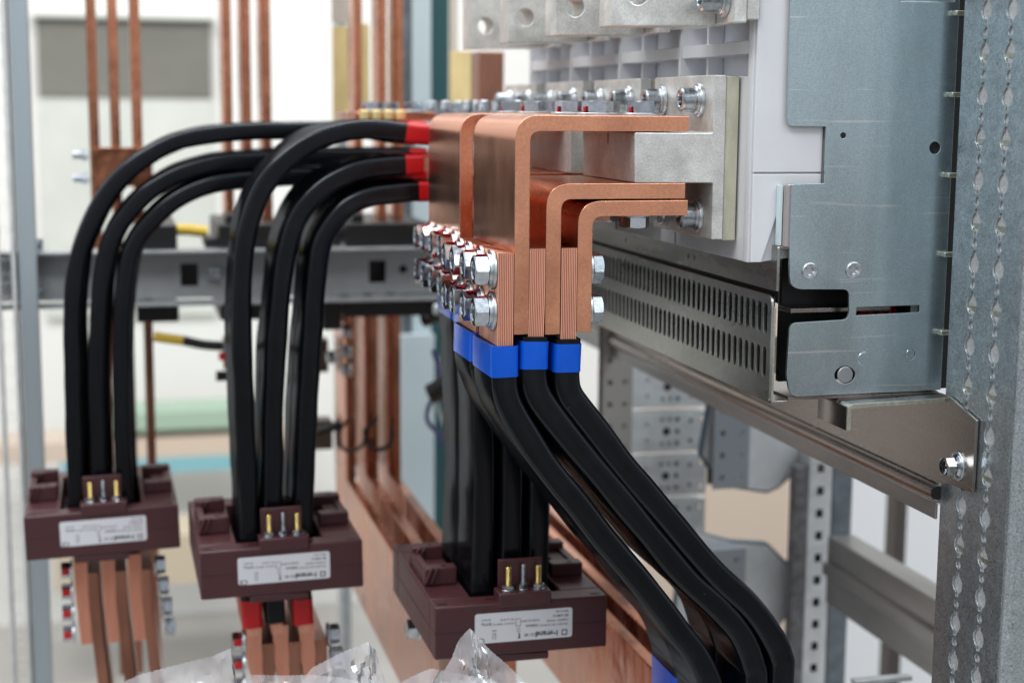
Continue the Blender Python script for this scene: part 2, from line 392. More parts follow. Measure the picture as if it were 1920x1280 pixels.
def text_mesh(txt, size, bold=0.0):
    cu = bpy.data.curves.new('t', 'FONT'); cu.body = txt; cu.size = size*S; cu.extrude = 0.02*S; cu.offset = bold*S; cu.align_x = 'LEFT'
    o = bpy.data.objects.new('t', cu); COL.objects.link(o)
    dg = bpy.context.evaluated_depsgraph_get(); dg.update()
    me = bpy.data.meshes.new_from_object(o.evaluated_get(dg)); bpy.data.objects.remove(o); bpy.data.curves.remove(cu)
    return me
def dup(root, off, label=None, group=None):
    r = root.copy(); COL.objects.link(r); r.location = root.location+Vector(off)*S
    if label: r['label'] = label
    if group: r['group'] = group
    for ch in list(root.children):
        c = ch.copy(); COL.objects.link(c); c.parent = r
        for g in ch.children:
            d = g.copy(); COL.objects.link(d); d.parent = c
    return r
ORD = ['nearest', 'second nearest', 'third nearest', 'fourth nearest', 'fifth nearest', 'sixth nearest', 'seventh nearest', 'farthest']

# ================================================================== SETTING
struct(bx('wall', M_wall, None, -3500, 6500, 4300, 4400, -1400, 2600, bevel=0))
struct(bx('floor', M_floor, None, -3500, 6500, -1500, 4300, -1420, -1400, bevel=0))

t = thing('roller_shutter', 'dull olive grey roller shutter set in the white wall behind the copper bars', 'shutter', (-200, 4290, 0))
bm = bmesh.new()
for k in range(16): box(bm, -180, 259, 4270, 4296, 22+k*12.2, 34+k*12.2)
finish(bm, 'curtain', M_shut, t, 1)
bx('lower_panel', mat('pale_green_sheet', (0.66, 0.68, 0.63), 0.6, 0, 0.15, 3), t, -180, 262, 4280, 4296, -560, 21)
bx('shutter_box', mat('shutter_box', (0.45, 0.46, 0.42), 0.5), t, -190, 270, 4250, 4296, 218, 226)
o = bx('storage_crate', M_green, None, -60, 330, 3990, 4150, -815, -768); tag(o, 'long green slab lying far behind the middle current transformer', 'slab')
o = bx('storage_crate', M_blueb, None, -150, 420, 3990, 4080, -925, -885); tag(o, 'turquoise blue slab blurred behind the cables at left', 'slab')
o = bx('pallet', M_beige, None, -300, 500, 3990, 4150, -885, -835); tag(o, 'beige board stacked beyond the turquoise slab', 'board')
o = bx('cardboard_box', mat('kraft_board', (0.52, 0.44, 0.33), 0.7), None, -160, 420, 3700, 3900, -1130, -1010); tag(o, 'brown cardboard box blurred behind the left current transformer', 'box')
o = bx('warm_partition', M_beige, None, 1020, 1330, 2900, 2940, -1400, -300); tag(o, 'beige partition seen through the gap in the far right frame', 'partition')

# ---- far frame posts and rails
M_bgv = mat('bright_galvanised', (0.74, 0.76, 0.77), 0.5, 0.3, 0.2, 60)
def post(name, label, x0, x1, y0, y1, z0, z1, mt=M_galvb, holes=True, group=None):
    t = thing(name, label, 'post', ((x0+x1)/2, y0, z0), group)
    xm = (x0+x1)/2; hs = []
    if holes:
        z = z0+12
        while z < z1-10:
            if z > -700: hs.append([Vector((xm-3.6, z-4.4)), Vector((xm+3.6, z-4.4)), Vector((xm+3.6, z+4.4)), Vector((xm-3.6, z+4.4))])
            z += 23
    plate('face', mt, t, [Vector((x0, z0)), Vector((x1, z0)), Vector((x1, z1)), Vector((x0, z1))], hs, 2, 'XZ', y0)
    bx('side_flange', mt, t, x0, x0+2, y0+1.2, y1, z0, z1, bevel=0.3)
    bx('side_flange', mt, t, x1-2, x1, y0+1.2, y1, z0, z1, bevel=0.3)
    return t
post('frame_post', 'galvanised post cut by the left edge of the picture', -114, -95, 1600, 1640, -1400, 400, M_bgv)
post('frame_post', 'narrow galvanised post just inside the left edge post', -92.5, -76, 1604, 1640, -1400, 500, mat('blue_grey_post', (0.40, 0.46, 0.50), 0.5, 0.4), holes=False)
post('frame_post', 'blue grey post between the white wall and the yellow bar', 292, 305, 2100, 2140, -1400, 500, holes=False)
post('frame_post', 'pale blue grey post to the right of the wide rear copper bars', 370, 394.5, 1980, 2010, -1400, 500, M_pale, holes=False)
o = bx('panel', M_teal, None, 396, 419, 1985, 2015, -1400, 500); tag(o, 'dark teal board beside the pale blue grey post', 'board')
o = bx('panel', mat('mottled_grey', (0.18, 0.21, 0.24), 0.5, 0.3, 0.4, 40), None, 357, 369, 1980, 2000, -1400, 500); tag(o, 'thin mottled dark grey strip beside the rear copper bars', 'strip')

# ---- rear copper bar groups
def bars(xs, thick, y0, wd, z0, z1, m, where, grp, jog=False):
    for i, x in enumerate(xs):
        bm = bmesh.new()
        if jog: path = catmull([(x, z1), (x+1, z1-60), (x, z1-110), (x+4, z0)], 8)
        else: path = catmull([(x, z1), (x, (z0+z1)/2), (x, z0)], 40)
        sweep(bm, path, thick, y0, wd, 0.8, seg=2)
        o = finish(bm, 'rear_busbar', m, None)
        tag(o, '%s upright copper bar of the blurred trio %s' % (['left', 'middle', 'right'][i], where), 'busbar', grp)
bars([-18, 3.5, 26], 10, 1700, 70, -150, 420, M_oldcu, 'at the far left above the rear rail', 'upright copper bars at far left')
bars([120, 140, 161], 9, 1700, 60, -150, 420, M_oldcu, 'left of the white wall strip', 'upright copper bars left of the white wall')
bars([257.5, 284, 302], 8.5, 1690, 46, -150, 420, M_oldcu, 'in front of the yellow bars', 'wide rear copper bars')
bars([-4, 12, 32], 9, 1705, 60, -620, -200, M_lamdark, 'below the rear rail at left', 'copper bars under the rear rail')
for x, lb in ((253.5, 'wide yellow bar left of the rear copper bars'), (283.5, 'narrow yellow bar between the rear copper bars')):
    o = bx('yellow_bar', M_yelbar, None, x, x+(24 if x < 260 else 13), 1860, 1866, -20, 92 if x < 260 else 96); tag(o, lb, 'bar')
    if x < 260:
        o = bx('pale_strip', mat('cream_strip', (0.66, 0.58, 0.5), 0.5), None, x, x+30, 1862, 1868, 96.5, 500); tag(o, 'cream strip above the wide yellow bar', 'strip')
o = bx('yellow_bar', M_yelbar, None, 359, 381, 1690, 1700, -60, 60)
o2 = bx('pale_strip', MATS['cream_strip'], None, 359, 366, 1690, 1700, 60.5, 300); tag(o2, 'cream strip rising left of the farthest upper terminal', 'strip'); tag(o, 'yellow bar just left of the breaker, under the last upper terminal', 'bar')
o = bx('copper_plate', M_lamdark, None, 390, 418, 1690, 1780, -60, 60, bevel=0.6); tag(o, 'dark brown copper plate between the yellow bar and the breaker', 'busbar')

# ---- rear horizontal rail with clamps
t = thing('rear_rail', 'grey horizontal rail with square windows crossing behind the cables', 'rail', (100, 1660, -175))
hs = []
for cx in (74, 128, 272, 324, 400):
    hs.append([Vector((cx-9, -187)), Vector((cx+9, -187)), Vector((cx+9, -163)), Vector((cx-9, -163))])
hs.append(circ(300, -173, 4.5)); hs.append(circ(100, -173, 4.5))
M_rail = mat('grey_rail', (0.50, 0.52, 0.54), 0.45, 0.2, 0.15, 30)
plate('web', M_rail, t, [Vector((-200, -199)), Vector((520, -199)), Vector((520, -152)), Vector((-200, -152))], hs, 2.5, 'XZ', 1660)
bx('flange', M_galvb, t, -200, 520, 1630, 1661, -150, -147); bx('flange', M_galvb, t, -200, 520, 1630, 1661, -204, -201)
bx('backing', M_blkm, t, -30, 520, 1676, 1684, -196, -155)
for i, (x0, x1) in enumerate(((20, 62), (104, 172), (236, 326))):
    t = thing('bar_clamp', ['black clamp block holding the far left copper bars on the rear rail', 'black clamp block with knobs holding the second copper trio on the rear rail', 'black clamp block holding the wide copper bars on the rear rail'][i], 'clamp', ((x0+x1)/2, 1690, -150), 'busbar clamps on the rear rail')
    bm = bmesh.new(); box(bm, x0, x1, 1645, 1800, -146, -122); box(bm, x0+8, x0+20, 1650, 1700, -122, -112)
    if i == 1: box(bm, x0-14, x0+2, 1650, 1700, -146, -136)
    finish(bm, 'upper_jaw', M_blkm, t, 1.5)
    bm = bmesh.new(); box(bm, x0, x1, 1645, 1780, -222, -205); finish(bm, 'lower_jaw', M_blkm, t, 1.5)
for i, (x, z) in enumerate(((-78, -142), (-78, -190), (100, -173))):
    t = thing('rail_bolt', ['bolt with square plate on top of the rear rail at far left', 'dark bolt near the bottom edge of the rear rail at far left', 'single bolt in the middle of the rear rail between two windows'][i], 'bolt', (x, 1655, z), 'bolts on the rear rail')
    bx('plate', M_znd, t, x-7, x+7, 1653, 1657, z-7, z+7)
    bm = bmesh.new(); hexhead(bm, (x, 1653, z), (0, -1, 0), 9, 6); finish(bm, 'head', M_znd, t)
for i, (px, z) in enumerate(((-33, -52), (-33, -76))):
    bm = bmesh.new(); hexhead(bm, (px+8, 1690, z), (-1, 0, 0), 11, 7); lathe(bm, (px+2, 1690, z), (-1, 0, 0), [(4, 0), (4, 9)], 14)
    o = finish(bm, 'bar_bolt', M_znd, None); tag(o, '%s bolt on the left side of the far left copper bars' % ['upper', 'lower'][i], 'bolt', 'bolts on the far left copper bars')
o = bx('cross_strap', M_oldcu, None, -20, 40, 1682, 1692, -84, -44); tag(o, 'copper strap joining the far left upright bars', 'strap')

for i, (x, z0, z1) in enumerate(((222, -236, -206), (336, -228, -206), (222, -146, -128))):
    o = bx('support_block', M_blkm, None, x-10, x+10, 1650, 1720, z0, z1, bevel=2); tag(o, ['black support block under the rear rail, left of the lower copper bars', 'black support block under the rear rail, right of the lower copper bars', 'small black support block on the rear rail, left of the wide clamp'][i], 'block')
for i, (x0, x1, z0, z1) in enumerate(((205, 232, -300, -262), (212, 236, -390, -356))):
    o = bx('support_block', mat('dull_fitting', (0.16, 0.12, 0.10), 0.5, 0.5, 0.4, 60), None, x0, x1, 1760, 1790, z0, z1, bevel=2); tag(o, ['brown blurred fitting left of the lower rear copper bars', 'lower brown blurred fitting beside the middle transformer'][i], 'fitting')
# ---- cables and small fittings behind
def tube(name, mt, parent, pts, r, n=12, step=6):
    bm = bmesh.new(); P = [Vector(p) for p in pts]; Q = [2*P[0]-P[1]]+P+[2*P[-1]-P[-2]]; path = []
    for i in range(1, len(Q)-2):
        k = max(2, int((Q[i+1]-Q[i]).length/step))
        for j in range(k):
            u = j/k; a, b, c, d = Q[i-1], Q[i], Q[i+1], Q[i+2]
            path.append(0.5*((2*b)+(c-a)*u+(2*a-5*b+4*c-d)*u*u+(3*b-a-3*c+d)*u**3))
    path.append(P[-1]); rings = []
    for i, p in enumerate(path):
        tg = (path[min(i+1, len(path)-1)]-path[max(0, i-1)]).normalized(); q = tg.to_track_quat('Z', 'Y')
        rings.append([(p+q @ Vector((r*math.cos(2*PI*k/n), r*math.sin(2*PI*k/n), 0)))*S for k in range(n)])
    loft(bm, rings); return finish(bm, name, mt, parent)
t = thing('control_cable', 'black cable with a yellow and green end crossing behind the left cables', 'cable', (40, 1650, -240))
tube('jacket', M_blkm, t, [(65, 1640, -241), (85, 1640, -246), (104, 1640, -248), (125, 1650, -250)], 5)
tube('yellow_sleeve', M_yel, t, [(36, 1640, -236), (52, 1640, -239), (65, 1640, -241)], 5.2)
t = thing('cable_lug', 'bolted cable lug with red washer at the end of the yellow sleeved cable', 'lug', (110, 1635, -250))
bm = bmesh.new(); hexhead(bm, (112, 1635, -247), (0, -1, 0), 13, 9); finish(bm, 'bolt', M_znd, t)
bx('lug_plate', M_lamdark, t, 106, 122, 1636, 1646, -272, -238); bx('red_washer', M_red, t, 101, 108, 1632, 1638, -262, -254)
bx('clip', M_blkm, t, 98, 120, 1634, 1640, -284, -274)
o = tube('control_cable', M_yel, None, [(38, 1700, -150), (50, 1690, -133), (70, 1690, -130), (95, 1690, -133)], 6); tag(o, 'yellow cable lying on the rear rail beside the black clamp', 'cable')
for i, pts in enumerate(([(330, 1700, -235), (350, 1690, -225), (380, 1700, -205)], [(318, 1600, -300), (345, 1590, -285), (375, 1600, -290), (400, 1610, -300)],
                         [(345, 1600, -290), (338, 1590, -330), (350, 1590, -365), (372, 1600, -385)], [(352, 1610, -290), (372, 1600, -320), (384, 1600, -350), (382, 1600, -395)])):
    o = tube('harness_cable', M_blkm, None, pts, [8, 11, 2.5, 2.2][i])
    tag(o, ['black cable dropping behind the rear bars under the rail', 'thick black cable bundle right of the lower rear copper bars', 'thin looping black wire under the thick bundle', 'thin black wire hanging furthest right under the thick bundle'][i], 'cable')
o = tube('harness_cable', M_blkm, None, [(196, 1640, -346), (212, 1640, -341), (228, 1650, -339)], 5); tag(o, 'short black cable behind the third cable of the middle transformer', 'cable')
for i in range(9):
    a0 = i*0.7; x = 318+i*10; pts = [(x, 1630+i*4, -250-(i % 3)*8), (x+10*math.cos(a0), 1640, -285-(i % 4)*6), (x-8+6*math.sin(a0), 1650, -320-(i % 2)*14), (x+12, 1645, -352-(i*7) % 40), (x+22, 1640, -400)]
    if i in (0, 3): pts = [(x-80, 1640, -330), (x-92, 1650, -350), (x-82, 1650, -368), (x-66, 1640, -360), (x-64, 1640, -342)]
    o = tube('control_wire', [M_blkm, mat('violet_wire', (0.12, 0.11, 0.30), 0.4), M_white][i % 3 if i not in (0, 3) else 0], None, pts, 2.0+(i % 2)*0.6)
    tag(o, '%s of the thin blurred control wires in the loose harness behind the shiny vertical bars' % ['first', 'second', 'third', 'fourth', 'fifth', 'sixth', 'seventh', 'eighth', 'ninth'][i], 'wire', 'thin control wires in the blurred harness')
for i, (x, z0, z1) in enumerate(((337, -137, -102), (338, -222, -198))):
    t = thing('insulator', ['white insulator above the rear rail beside the nut rows', 'white insulator under the rear rail beside the nut rows'][i], 'insulator', (x, 1600, z0))
    cyl('barrel', M_white, t, (x, 1600, z0), (0, 0, 1), 8.5, z1-z0, ch=2); cyl('cap', M_white, t, (x-16, 1602, (z0+z1)/2), (1, 0, 0), 6, 9, ch=1)
o = bx('panel', M_pale, None, 352, 396, 1965, 1975, -760, -290); tag(o, 'light blue sheet low behind the shiny vertical cables', 'sheet')
o = bx('panel', M_pale, None, 270, 300, 1990, 2000, -480, -245); tag(o, 'narrow light blue sheet left of the lower rear copper bars', 'sheet')
o = bx('panel', M_beige, None, 256, 272, 1800, 1812, -420, -218, bevel=0.5); tag(o, 'pale copper coloured strip left of the lower rear bars', 'strip')
t = thing('connector_pack', 'white and violet wiring connectors behind the shiny vertical cables', 'connector', (395, 1700, -400))
for k in range(5): bx('housing', [M_white, mat('violet_plug', (0.16, 0.13, 0.42), 0.4)][k % 2], t, 388+2*(k % 2), 402, 1700, 1712, -420+k*22, -404+k*22, bevel=1)

for i, (x, z) in enumerate(((246, -262), (246, -282), (246, -240), (230, -268))):
    t = thing('joint_bolt', '%s blurred bolt on the left side of the lower rear copper bars' % ['second', 'third', 'top', 'outermost'][i], 'bolt', (x, 1665, z), 'bolts left of the lower rear copper bars')
    bm = bmesh.new(); hexhead(bm, (x-4, 1668, z), (-1, 0, 0), 13, 8, 0.3); finish(bm, 'head', M_znd, t); finish(washer_bm((x-2, 1668, z), (-1, 0, 0), 9, 4, 2), 'washer', M_wash, t)
# lower horizontal runs of copper
def hrun(x0s, y0, y1, ztop, h, where, grp, m=M_oldcu):
    for i, x in enumerate(x0s):
        bm = bmesh.new(); box(bm, x, x+10, y0, y1, ztop-h, ztop)
        o = finish(bm, 'lower_busbar', m, None, 0.8)
        tag(o, '%s copper bar of the horizontal run %s' % (['left', 'middle', 'right', 'outermost right'][i], where), 'busbar', grp)
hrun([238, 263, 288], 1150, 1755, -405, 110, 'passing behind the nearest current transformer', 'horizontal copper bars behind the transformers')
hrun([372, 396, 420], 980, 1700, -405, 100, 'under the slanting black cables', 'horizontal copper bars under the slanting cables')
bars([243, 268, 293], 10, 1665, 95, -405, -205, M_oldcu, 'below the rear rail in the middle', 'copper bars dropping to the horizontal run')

# ---- far right frame: perforated pieces
def perf(name, label, x0, x1, y, z0, z1, cols, rows, mt=M_galvb, cat='plate', group=None):
    hs = []
    if cols == 7:
        for fx, w_, rws in ((0.46, 4.5, (0.5,)), (0.20, 1.6, (0.3, 0.7)), (0.40, 2.0, (0.2, 0.8)), (0.50, 2.0, (0.2, 0.8)), (0.60, 2.6, (0.2, 0.5, 0.8)), (0.78, 2.4, (0.25, 0.75)), (0.92, 2.6, (0.2, 0.8))):
            for fz in rws: hs.append(circ(x0+(x1-x0)*fx, z0+(z1-z0)*fz, w_, 12))
    for i in range(cols if cols != 7 else 0):
        for j in range(rows):
            cx = x0+(x1-x0)*(i+0.5)/cols; cz = z0+(z1-z0)*(j+0.5)/rows
            hs.append([Vector((cx-2.2, cz-2.6)), Vector((cx+2.2, cz-2.6)), Vector((cx+2.2, cz+2.6)), Vector((cx-2.2, cz+2.6))])
    t = thing(name, label, cat, ((x0+x1)/2, y, z0), group)
    plate('sheet', mt, t, [Vector((x0, z0)), Vector((x1, z0)), Vector((x1, z1)), Vector((x0, z1))], hs, 2, 'XZ', y)
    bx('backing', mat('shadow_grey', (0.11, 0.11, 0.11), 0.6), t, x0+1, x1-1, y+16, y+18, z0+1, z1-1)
    bx('lip', mt, t, x0, x1, y+1.2, y+17, z1-2, z1)
    return t
for k in range(4):
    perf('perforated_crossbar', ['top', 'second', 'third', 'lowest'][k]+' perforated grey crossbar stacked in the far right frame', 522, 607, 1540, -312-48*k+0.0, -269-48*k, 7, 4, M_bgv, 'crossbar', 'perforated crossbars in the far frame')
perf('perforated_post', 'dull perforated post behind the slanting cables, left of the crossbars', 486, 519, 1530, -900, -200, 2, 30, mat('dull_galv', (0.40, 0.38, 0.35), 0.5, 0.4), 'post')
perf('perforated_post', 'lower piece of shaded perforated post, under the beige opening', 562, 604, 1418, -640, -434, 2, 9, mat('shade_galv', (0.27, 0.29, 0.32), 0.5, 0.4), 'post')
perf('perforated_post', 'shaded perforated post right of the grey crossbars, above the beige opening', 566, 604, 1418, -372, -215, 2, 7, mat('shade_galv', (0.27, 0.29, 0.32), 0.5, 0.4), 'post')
# shaped gusset plates
def gusset(name, label, y, pts, group):
    t = thing(name, label, 'bracket', (620, y, pts[0][1]), group)
    plate('sheet', mat('pale_gusset', (0.66, 0.68, 0.70), 0.5, 0.35, 0.2, 20), t, fillet(pts, 8), [], 2, 'XZ', y)
    c = sum((Vector(p) for p in pts), Vector((0, 0)))/len(pts)
    plate('folded_rim', mat('rim_blue_grey', (0.14, 0.19, 0.24), 0.5, 0.5), t, fillet([tuple(Vector(p)+(Vector(p)-c).normalized()*3) for p in pts], 8), [], 7, 'XZ', y+5)
    return t
gusset('shaped_bracket', 'upper shaped grey bracket reaching to the bright perforated post', 1430, [(574, -240), (700, -240), (700, -353), (668, -354), (660, -360), (643, -375), (631, -380), (599, -374), (578, -364), (560, -340)], 'shaped brackets')
gusset('shaped_bracket', 'lower shaped grey bracket under the beige opening', 1430, [(545, -415), (580, -427), (595, -432), (633, -437), (651, -456), (669, -465), (706, -463), (706, -497), (659, -508), (642, -526), (636, -640), (520, -640)], 'shaped brackets')
post('perforated_post', 'bright perforated post standing right of the beige opening', 663, 688, 1404, 1440, -1400, -336, M_bgv)
o = bx('post_strip', mat('dark_mottled', (0.22, 0.22, 0.23), 0.5, 0.4, 0.5, 90), None, 648, 662, 1402, 1416, -1400, -350); tag(o, 'dark mottled strip along the left of the bright perforated post', 'strip')
o = bx('post_hole_shade', M_blkm, None, 666, 686, 1425, 1427, -1400, -340, bevel=0); tag(o, 'added dark sheet for the shade behind the holes of the bright perforated post', 'strip')  # dark sheet added so the post holes read as shaded
o = bx('post_strip', MATS['mottled_grey'], None, 689, 710, 1402, 1416, -1400, -350); tag(o, 'dark grey strip along the right of the bright perforated post', 'strip')
def cchan(name, label, x, y0, y1, z0, z1, mt):
    t = thing(name, label, 'beam', (x, y0, z0))
    bx('web', mt, t, x, x+2, y0, y1, z0, z1); bx('lip', mt, t, x+2.1, x+26, y0, y1, z1-2, z1); bx('lip', mt, t, x+2.1, x+26, y0, y1, z0, z0+2)
    bm = bmesh.new(); sweep(bm, [Vector((x-3, z0+(z1-z0)*0.45)), Vector((x-3, z0+(z1-z0)*0.62))], 5, y0, y1-y0, 2.4); finish(bm, 'ridge', mt, t)
M_mid = mat('mid_grey_beam', (0.40, 0.39, 0.38), 0.36, 0.8, 0.25, 30, (1, 0.2, 1))
cchan('cross_beam', 'lower ridged beam running back to the bright perforated post', 672, 930, 1375, -482, -414, M_mid)
cchan('cross_beam', 'blurred upper beam running back above the white wall openings', 672, 930, 1375, -330, -290, M_mid)
post('frame_post', 'dark slim post in the white opening at lower right', 947, 963, 1750, 1775, -1400, -300, mat('dark_post', (0.06, 0.05, 0.045), 0.5), holes=False)
o = bx('wall_board', mat('white_board', (0.80, 0.81, 0.83), 0.6), None, 1035, 1900, 2100, 2120, -1400, -280); tag(o, 'white board filling the openings at lower right', 'board')
o = bx('floor_bar', M_galvb, None, 556, 606, 1080, 1088, -449, -445); tag(o, 'small steel strip at the bottom edge beside the upright', 'strip')

# ================================================================== BREAKER
PB = 131
t = thing('circuit_breaker', 'large lilac grey moulded circuit breaker body behind the tinned terminals', 'circuit breaker', (420, 1100, -92))
Y0, Y1 = 880, 880+PB*4+20
side = fillet([(370, -91.5), (378, -91.5), (420, -86), (470, -86), (470, 180), (370, 180)], [0.5, 0, 0, 0, 0, 0.5])
plate('side_wall', M_pl, t, side, [], 8, 'XZ', Y0+4, bevel=0.6)
plate('side_cover', M_pl, t, fillet([(371, -37.2), (415.4, -37.2), (415.4, 180), (371, 180)], 0.6), [], 2.4, 'XZ', Y0-1.3, bevel=0.5)
plate('side_cover', M_pl, t, fillet([(371, -91.2), (378, -91.2), (393, -44.6), (415.4, -44.2), (415.4, -38.2), (371, -38.2)], 0.6), [], 2.4, 'XZ', Y0-1.3, bevel=0.5)
bx('core', M_pl, t, 390, 470, Y0+9, Y1, -86, 180, bevel=0.5)
bx('lower_face', M_pl, t, 372, 389.7, Y0+9, Y1, -92, 20, bevel=0.8)
for k in range(1, 5): bx('vertical_rib', M_pl, t, 371, 389.7, Y0+PB*k-4, Y0+PB*k, 20.5, 180, bevel=0.4)
for k in range(1, 5): bx('vertical_rib', M_pl, t, 379, 389.7, Y0+PB*k-34, Y0+PB*k-31, 20.5, 180, bevel=0.4)
for k in range(4):
    for z in (33, 62): bx('horizontal_rib', M_pl, t, 372, 389.7, Y0+9+PB*k-(13 if k else 0)+0.3, Y0+PB*(k+1)-4.3, z, z+8, bevel=0.4)
for k in range(1, 5): bx('parting_seam', mat('seam_grey', (0.33, 0.33, 0.38), 0.6), t, 371.4, 372.2, Y0+PB*k, Y0+PB*k+0.6, -92, 20, bevel=0)

# ---- upper terminal connectors
def cap_screw(name, label, origin, ax, grp, r=7.4, h=12, mt=M_znd, spin=0.0):
    t = thing(name, label, 'screw', origin, grp)
    finish(washer_bm(origin, ax, r*1.42, r*0.5, 2.2), 'washer', M_wash, t)
    o2 = Vector(origin)+Vector(ax)*2.2
    finish(washer_bm(o2, ax, r*1.18, r*0.5, 1.6), 'spring_washer', M_wash, t)
    o3 = Vector(origin)+Vector(ax)*3.8
    bm = bmesh.new(); M = axis_m(o3, ax) @ Matrix.Rotation(spin, 4, 'Z'); n = 48
    def rg(rr, hh, hx=0):
        out = []
        for i in range(n):
            a = 2*PI*i/n; am = (a % (PI/3))-PI/6; q = rr/math.cos(am) if hx else rr
            out.append(M @ (Vector((q*math.cos(a), q*math.sin(a), hh))*S))
        return out
    loft(bm, [rg(r, 0), rg(r, h-1), rg(r-0.9, h), rg(r*0.60, h), rg(r*0.50, h-0.5, 1), rg(r*0.50, h-6, 1)])
    finish(bm, 'head', mt, t)
    return t
WH = ['nearest', 'second', 'third', 'farthest']
for k in range(4):
    y = 898+PB*k
    t = thing('terminal_connector', '%s upper tinned terminal block with a round hole, cut by the top edge' % WH[k], 'terminal', (320, y, 48), 'upper tinned terminals')
    plate('fin', M_tin, t, fillet([(288+2*(k > 0), 48), (353, 49.5), (353, 130), (288+2*(k > 0), 130)], 1.0), [circ(303.5, 67, 6.4, 32), circ(334, 100, 6.6, 32)], 27, 'XZ', y+14, bevel=0.7)
    bx('base_plate', M_tin, t, 353.3, 362, y-26, y+62, 50, 130, bevel=0.8)
    bx('spacer', M_tin, t, 362.2, 371, y-24, y+60, 52, 128, bevel=0.8)
    cap_screw('cap_screw', '%s hexagon socket screw beside an upper terminal block' % WH[k], (353, y-12, 64), (-1, 0, 0), 'socket screws on the upper terminals')

# ---- lower terminal connectors
PC = 138
def tblock(k):
    y = 900+PC*k
    t = thing('terminal_connector', '%s lower tinned T block clamped between copper bars' % WH[k], 'terminal', (350, y, -80), 'lower tinned T blocks')
    prof = fillet([(304, -44.2), (354.3, -44.4), (354.3, -79), (361.5, -79), (361.5, 20.5), (353.5, 20.5), (353.5, -14.3), (303.5, -14.2)], [1, 1.2, 0.8, 0.8, 0.8, 0.8, 1.2, 1])
    plate('body', M_tin, t, prof, [], 108, 'XZ', y+54, bevel=0.6)
    bx('spacer', M_spacer, t, 361.8, 370.6, y+1.5, y+107, -80, 20, bevel=0.8)
    for j, dy in enumerate((24, 92)):
        for zz, nm in ((5.5, 'upper'), (-66, 'lower')):
            cap_screw('cap_screw', '%s %s socket screw on the %s lower T block' % (['near', 'far'][j], nm, WH[k]), (353.3 if zz > 0 else 354.1, y+dy, zz), (-1, 0, 0), 'socket screws on the lower T blocks', 7.4, 9, spin=random.random())
for k in range(4): tblock(k)
tb0 = [o for o in COL.objects if o.get('category') == 'terminal' and o.get('group') == 'lower tinned T blocks'][0]
bx('scribed_mark', M_ink, tb0, 303.1, 303.3, 951, 951.8, -22, -15, bevel=0)

# ================================================================== COPPER BARS
PP = 152.5
def lbar_outline(xl, xr, zb, zt, xe, ro=15, ri=6.5):
    tk = xr-xl
    pts = [(xl, zb), (xr, zb), (xr, zt-tk), (xe, zt-tk), (xe, zt), (xl, zt)]
    return fillet(pts, [0.4, 0.4, ri, 0.4, 0.4, ro], 10)
LB = [(229.8, 239.0, -134.4, -4.4, 338, 'outer'), (249.2, 258.5, -135, -44.5, 336.6, 'middle'), (269.0, 278.2, -134, -54.9, 338.5, 'inner')]
for k in range(2):
    for j, (xl, xr, zb, zt, xe, nm) in enumerate(LB):
        y = 900+PP*k
        bm = bmesh.new(); pr = lbar_outline(xl, xr, zb, zt, xe)
        loft(bm, [[V(p.x, yy, p.y) for p in pr] for yy in (y, y+27, y+55, y+83, y+110)])
        o = finish(bm, 'angled_busbar', M_cuf, None, 0.95, seg=3, angle=30)
        o.data.materials.append(M_cu)
        for f in o.data.polygons:
            if abs(f.normal.y) > 0.7: f.material_index = 1
        tag(o, '%s wide copper bar bent at a right angle, %s set' % (nm, ['front', 'rear'][k]), 'busbar', 'bent copper bars')

# laminated ends and insulated flexible bars
def flex(label, path_pts, y0, grp, sleeve, tapes, bare, t=15.6, wd=51, seed=0, n=10, rear=False, shift=None):
    """insulated flexible bar: bare laminated end(s), black sleeve, coloured tape"""
    path = catmull(path_pts, 2.5); L = seglen(path)
    root = thing('flexible_busbar', label, 'flexible busbar', (path_pts[0][0], y0, path_pts[0][1]), grp)
    for a, b in bare:
        bm = bmesh.new(); pp = sub(path, a, min(b, L)); pp = [pp[0], pp[len(pp)//3], pp[2*len(pp)//3], pp[-1]] if abs(pp[0].x-pp[-1].x) < 0.6 else pp
        sheets(bm, pp, 10, y0, wd-2, n); finish(bm, 'copper_laminate', M_lam, root, smooth=False).data.materials.append(M_gap)
    a, b = sleeve
    bm = bmesh.new(); sweep(bm, sub(path, a, min(b, L)), t, y0-1.2, wd+1, 3.4, 0, 0.9, seed, 7, shift); finish(bm, 'insulation_sleeve', M_blk, root, angle=60)
    for (a, b, mt) in tapes:
        bm = bmesh.new(); sweep(bm, sub(path, a, b), t+1.1, y0-1.9, wd+2.4, 3.8, 0, 1.0, seed, 7, shift); finish(bm, 'end_tape', mt, root, angle=50)
    return root
C1 = [(224.6, -85.5), (224.6, -110), (224.6, -141), (224.7, -162), (226.2, -173.5), (231.0, -184.5), (239.5, -198), (249.5, -213), (270, -239.5), (293, -269), (316.5, -297.5), (338, -326), (353, -345), (362, -364), (366, -385), (367, -470)]
C2 = [(244.1, -83.2), (244.1, -110), (243.6, -136), (242.9, -160), (244.8, -170.5), (249.6, -179), (258.5, -190.5), (269.6, -204), (294, -233), (318.4, -263), (343.8, -293.4), (365, -313), (382, -333), (391.5, -354), (394, -374), (394, -470)]
C3 = [(263.9, -83), (263.9, -110), (263.9, -138), (263.6, -162.5), (265.6, -172), (270.6, -179.5), (279.5, -191), (290, -204), (311.4, -230.5), (336.6, -260), (364.3, -292), (388.7, -315.8), (403, -334.7), (410.5, -350), (412.5, -368), (413, -470)]
g1 = 'flexible bars slanting down to the right'
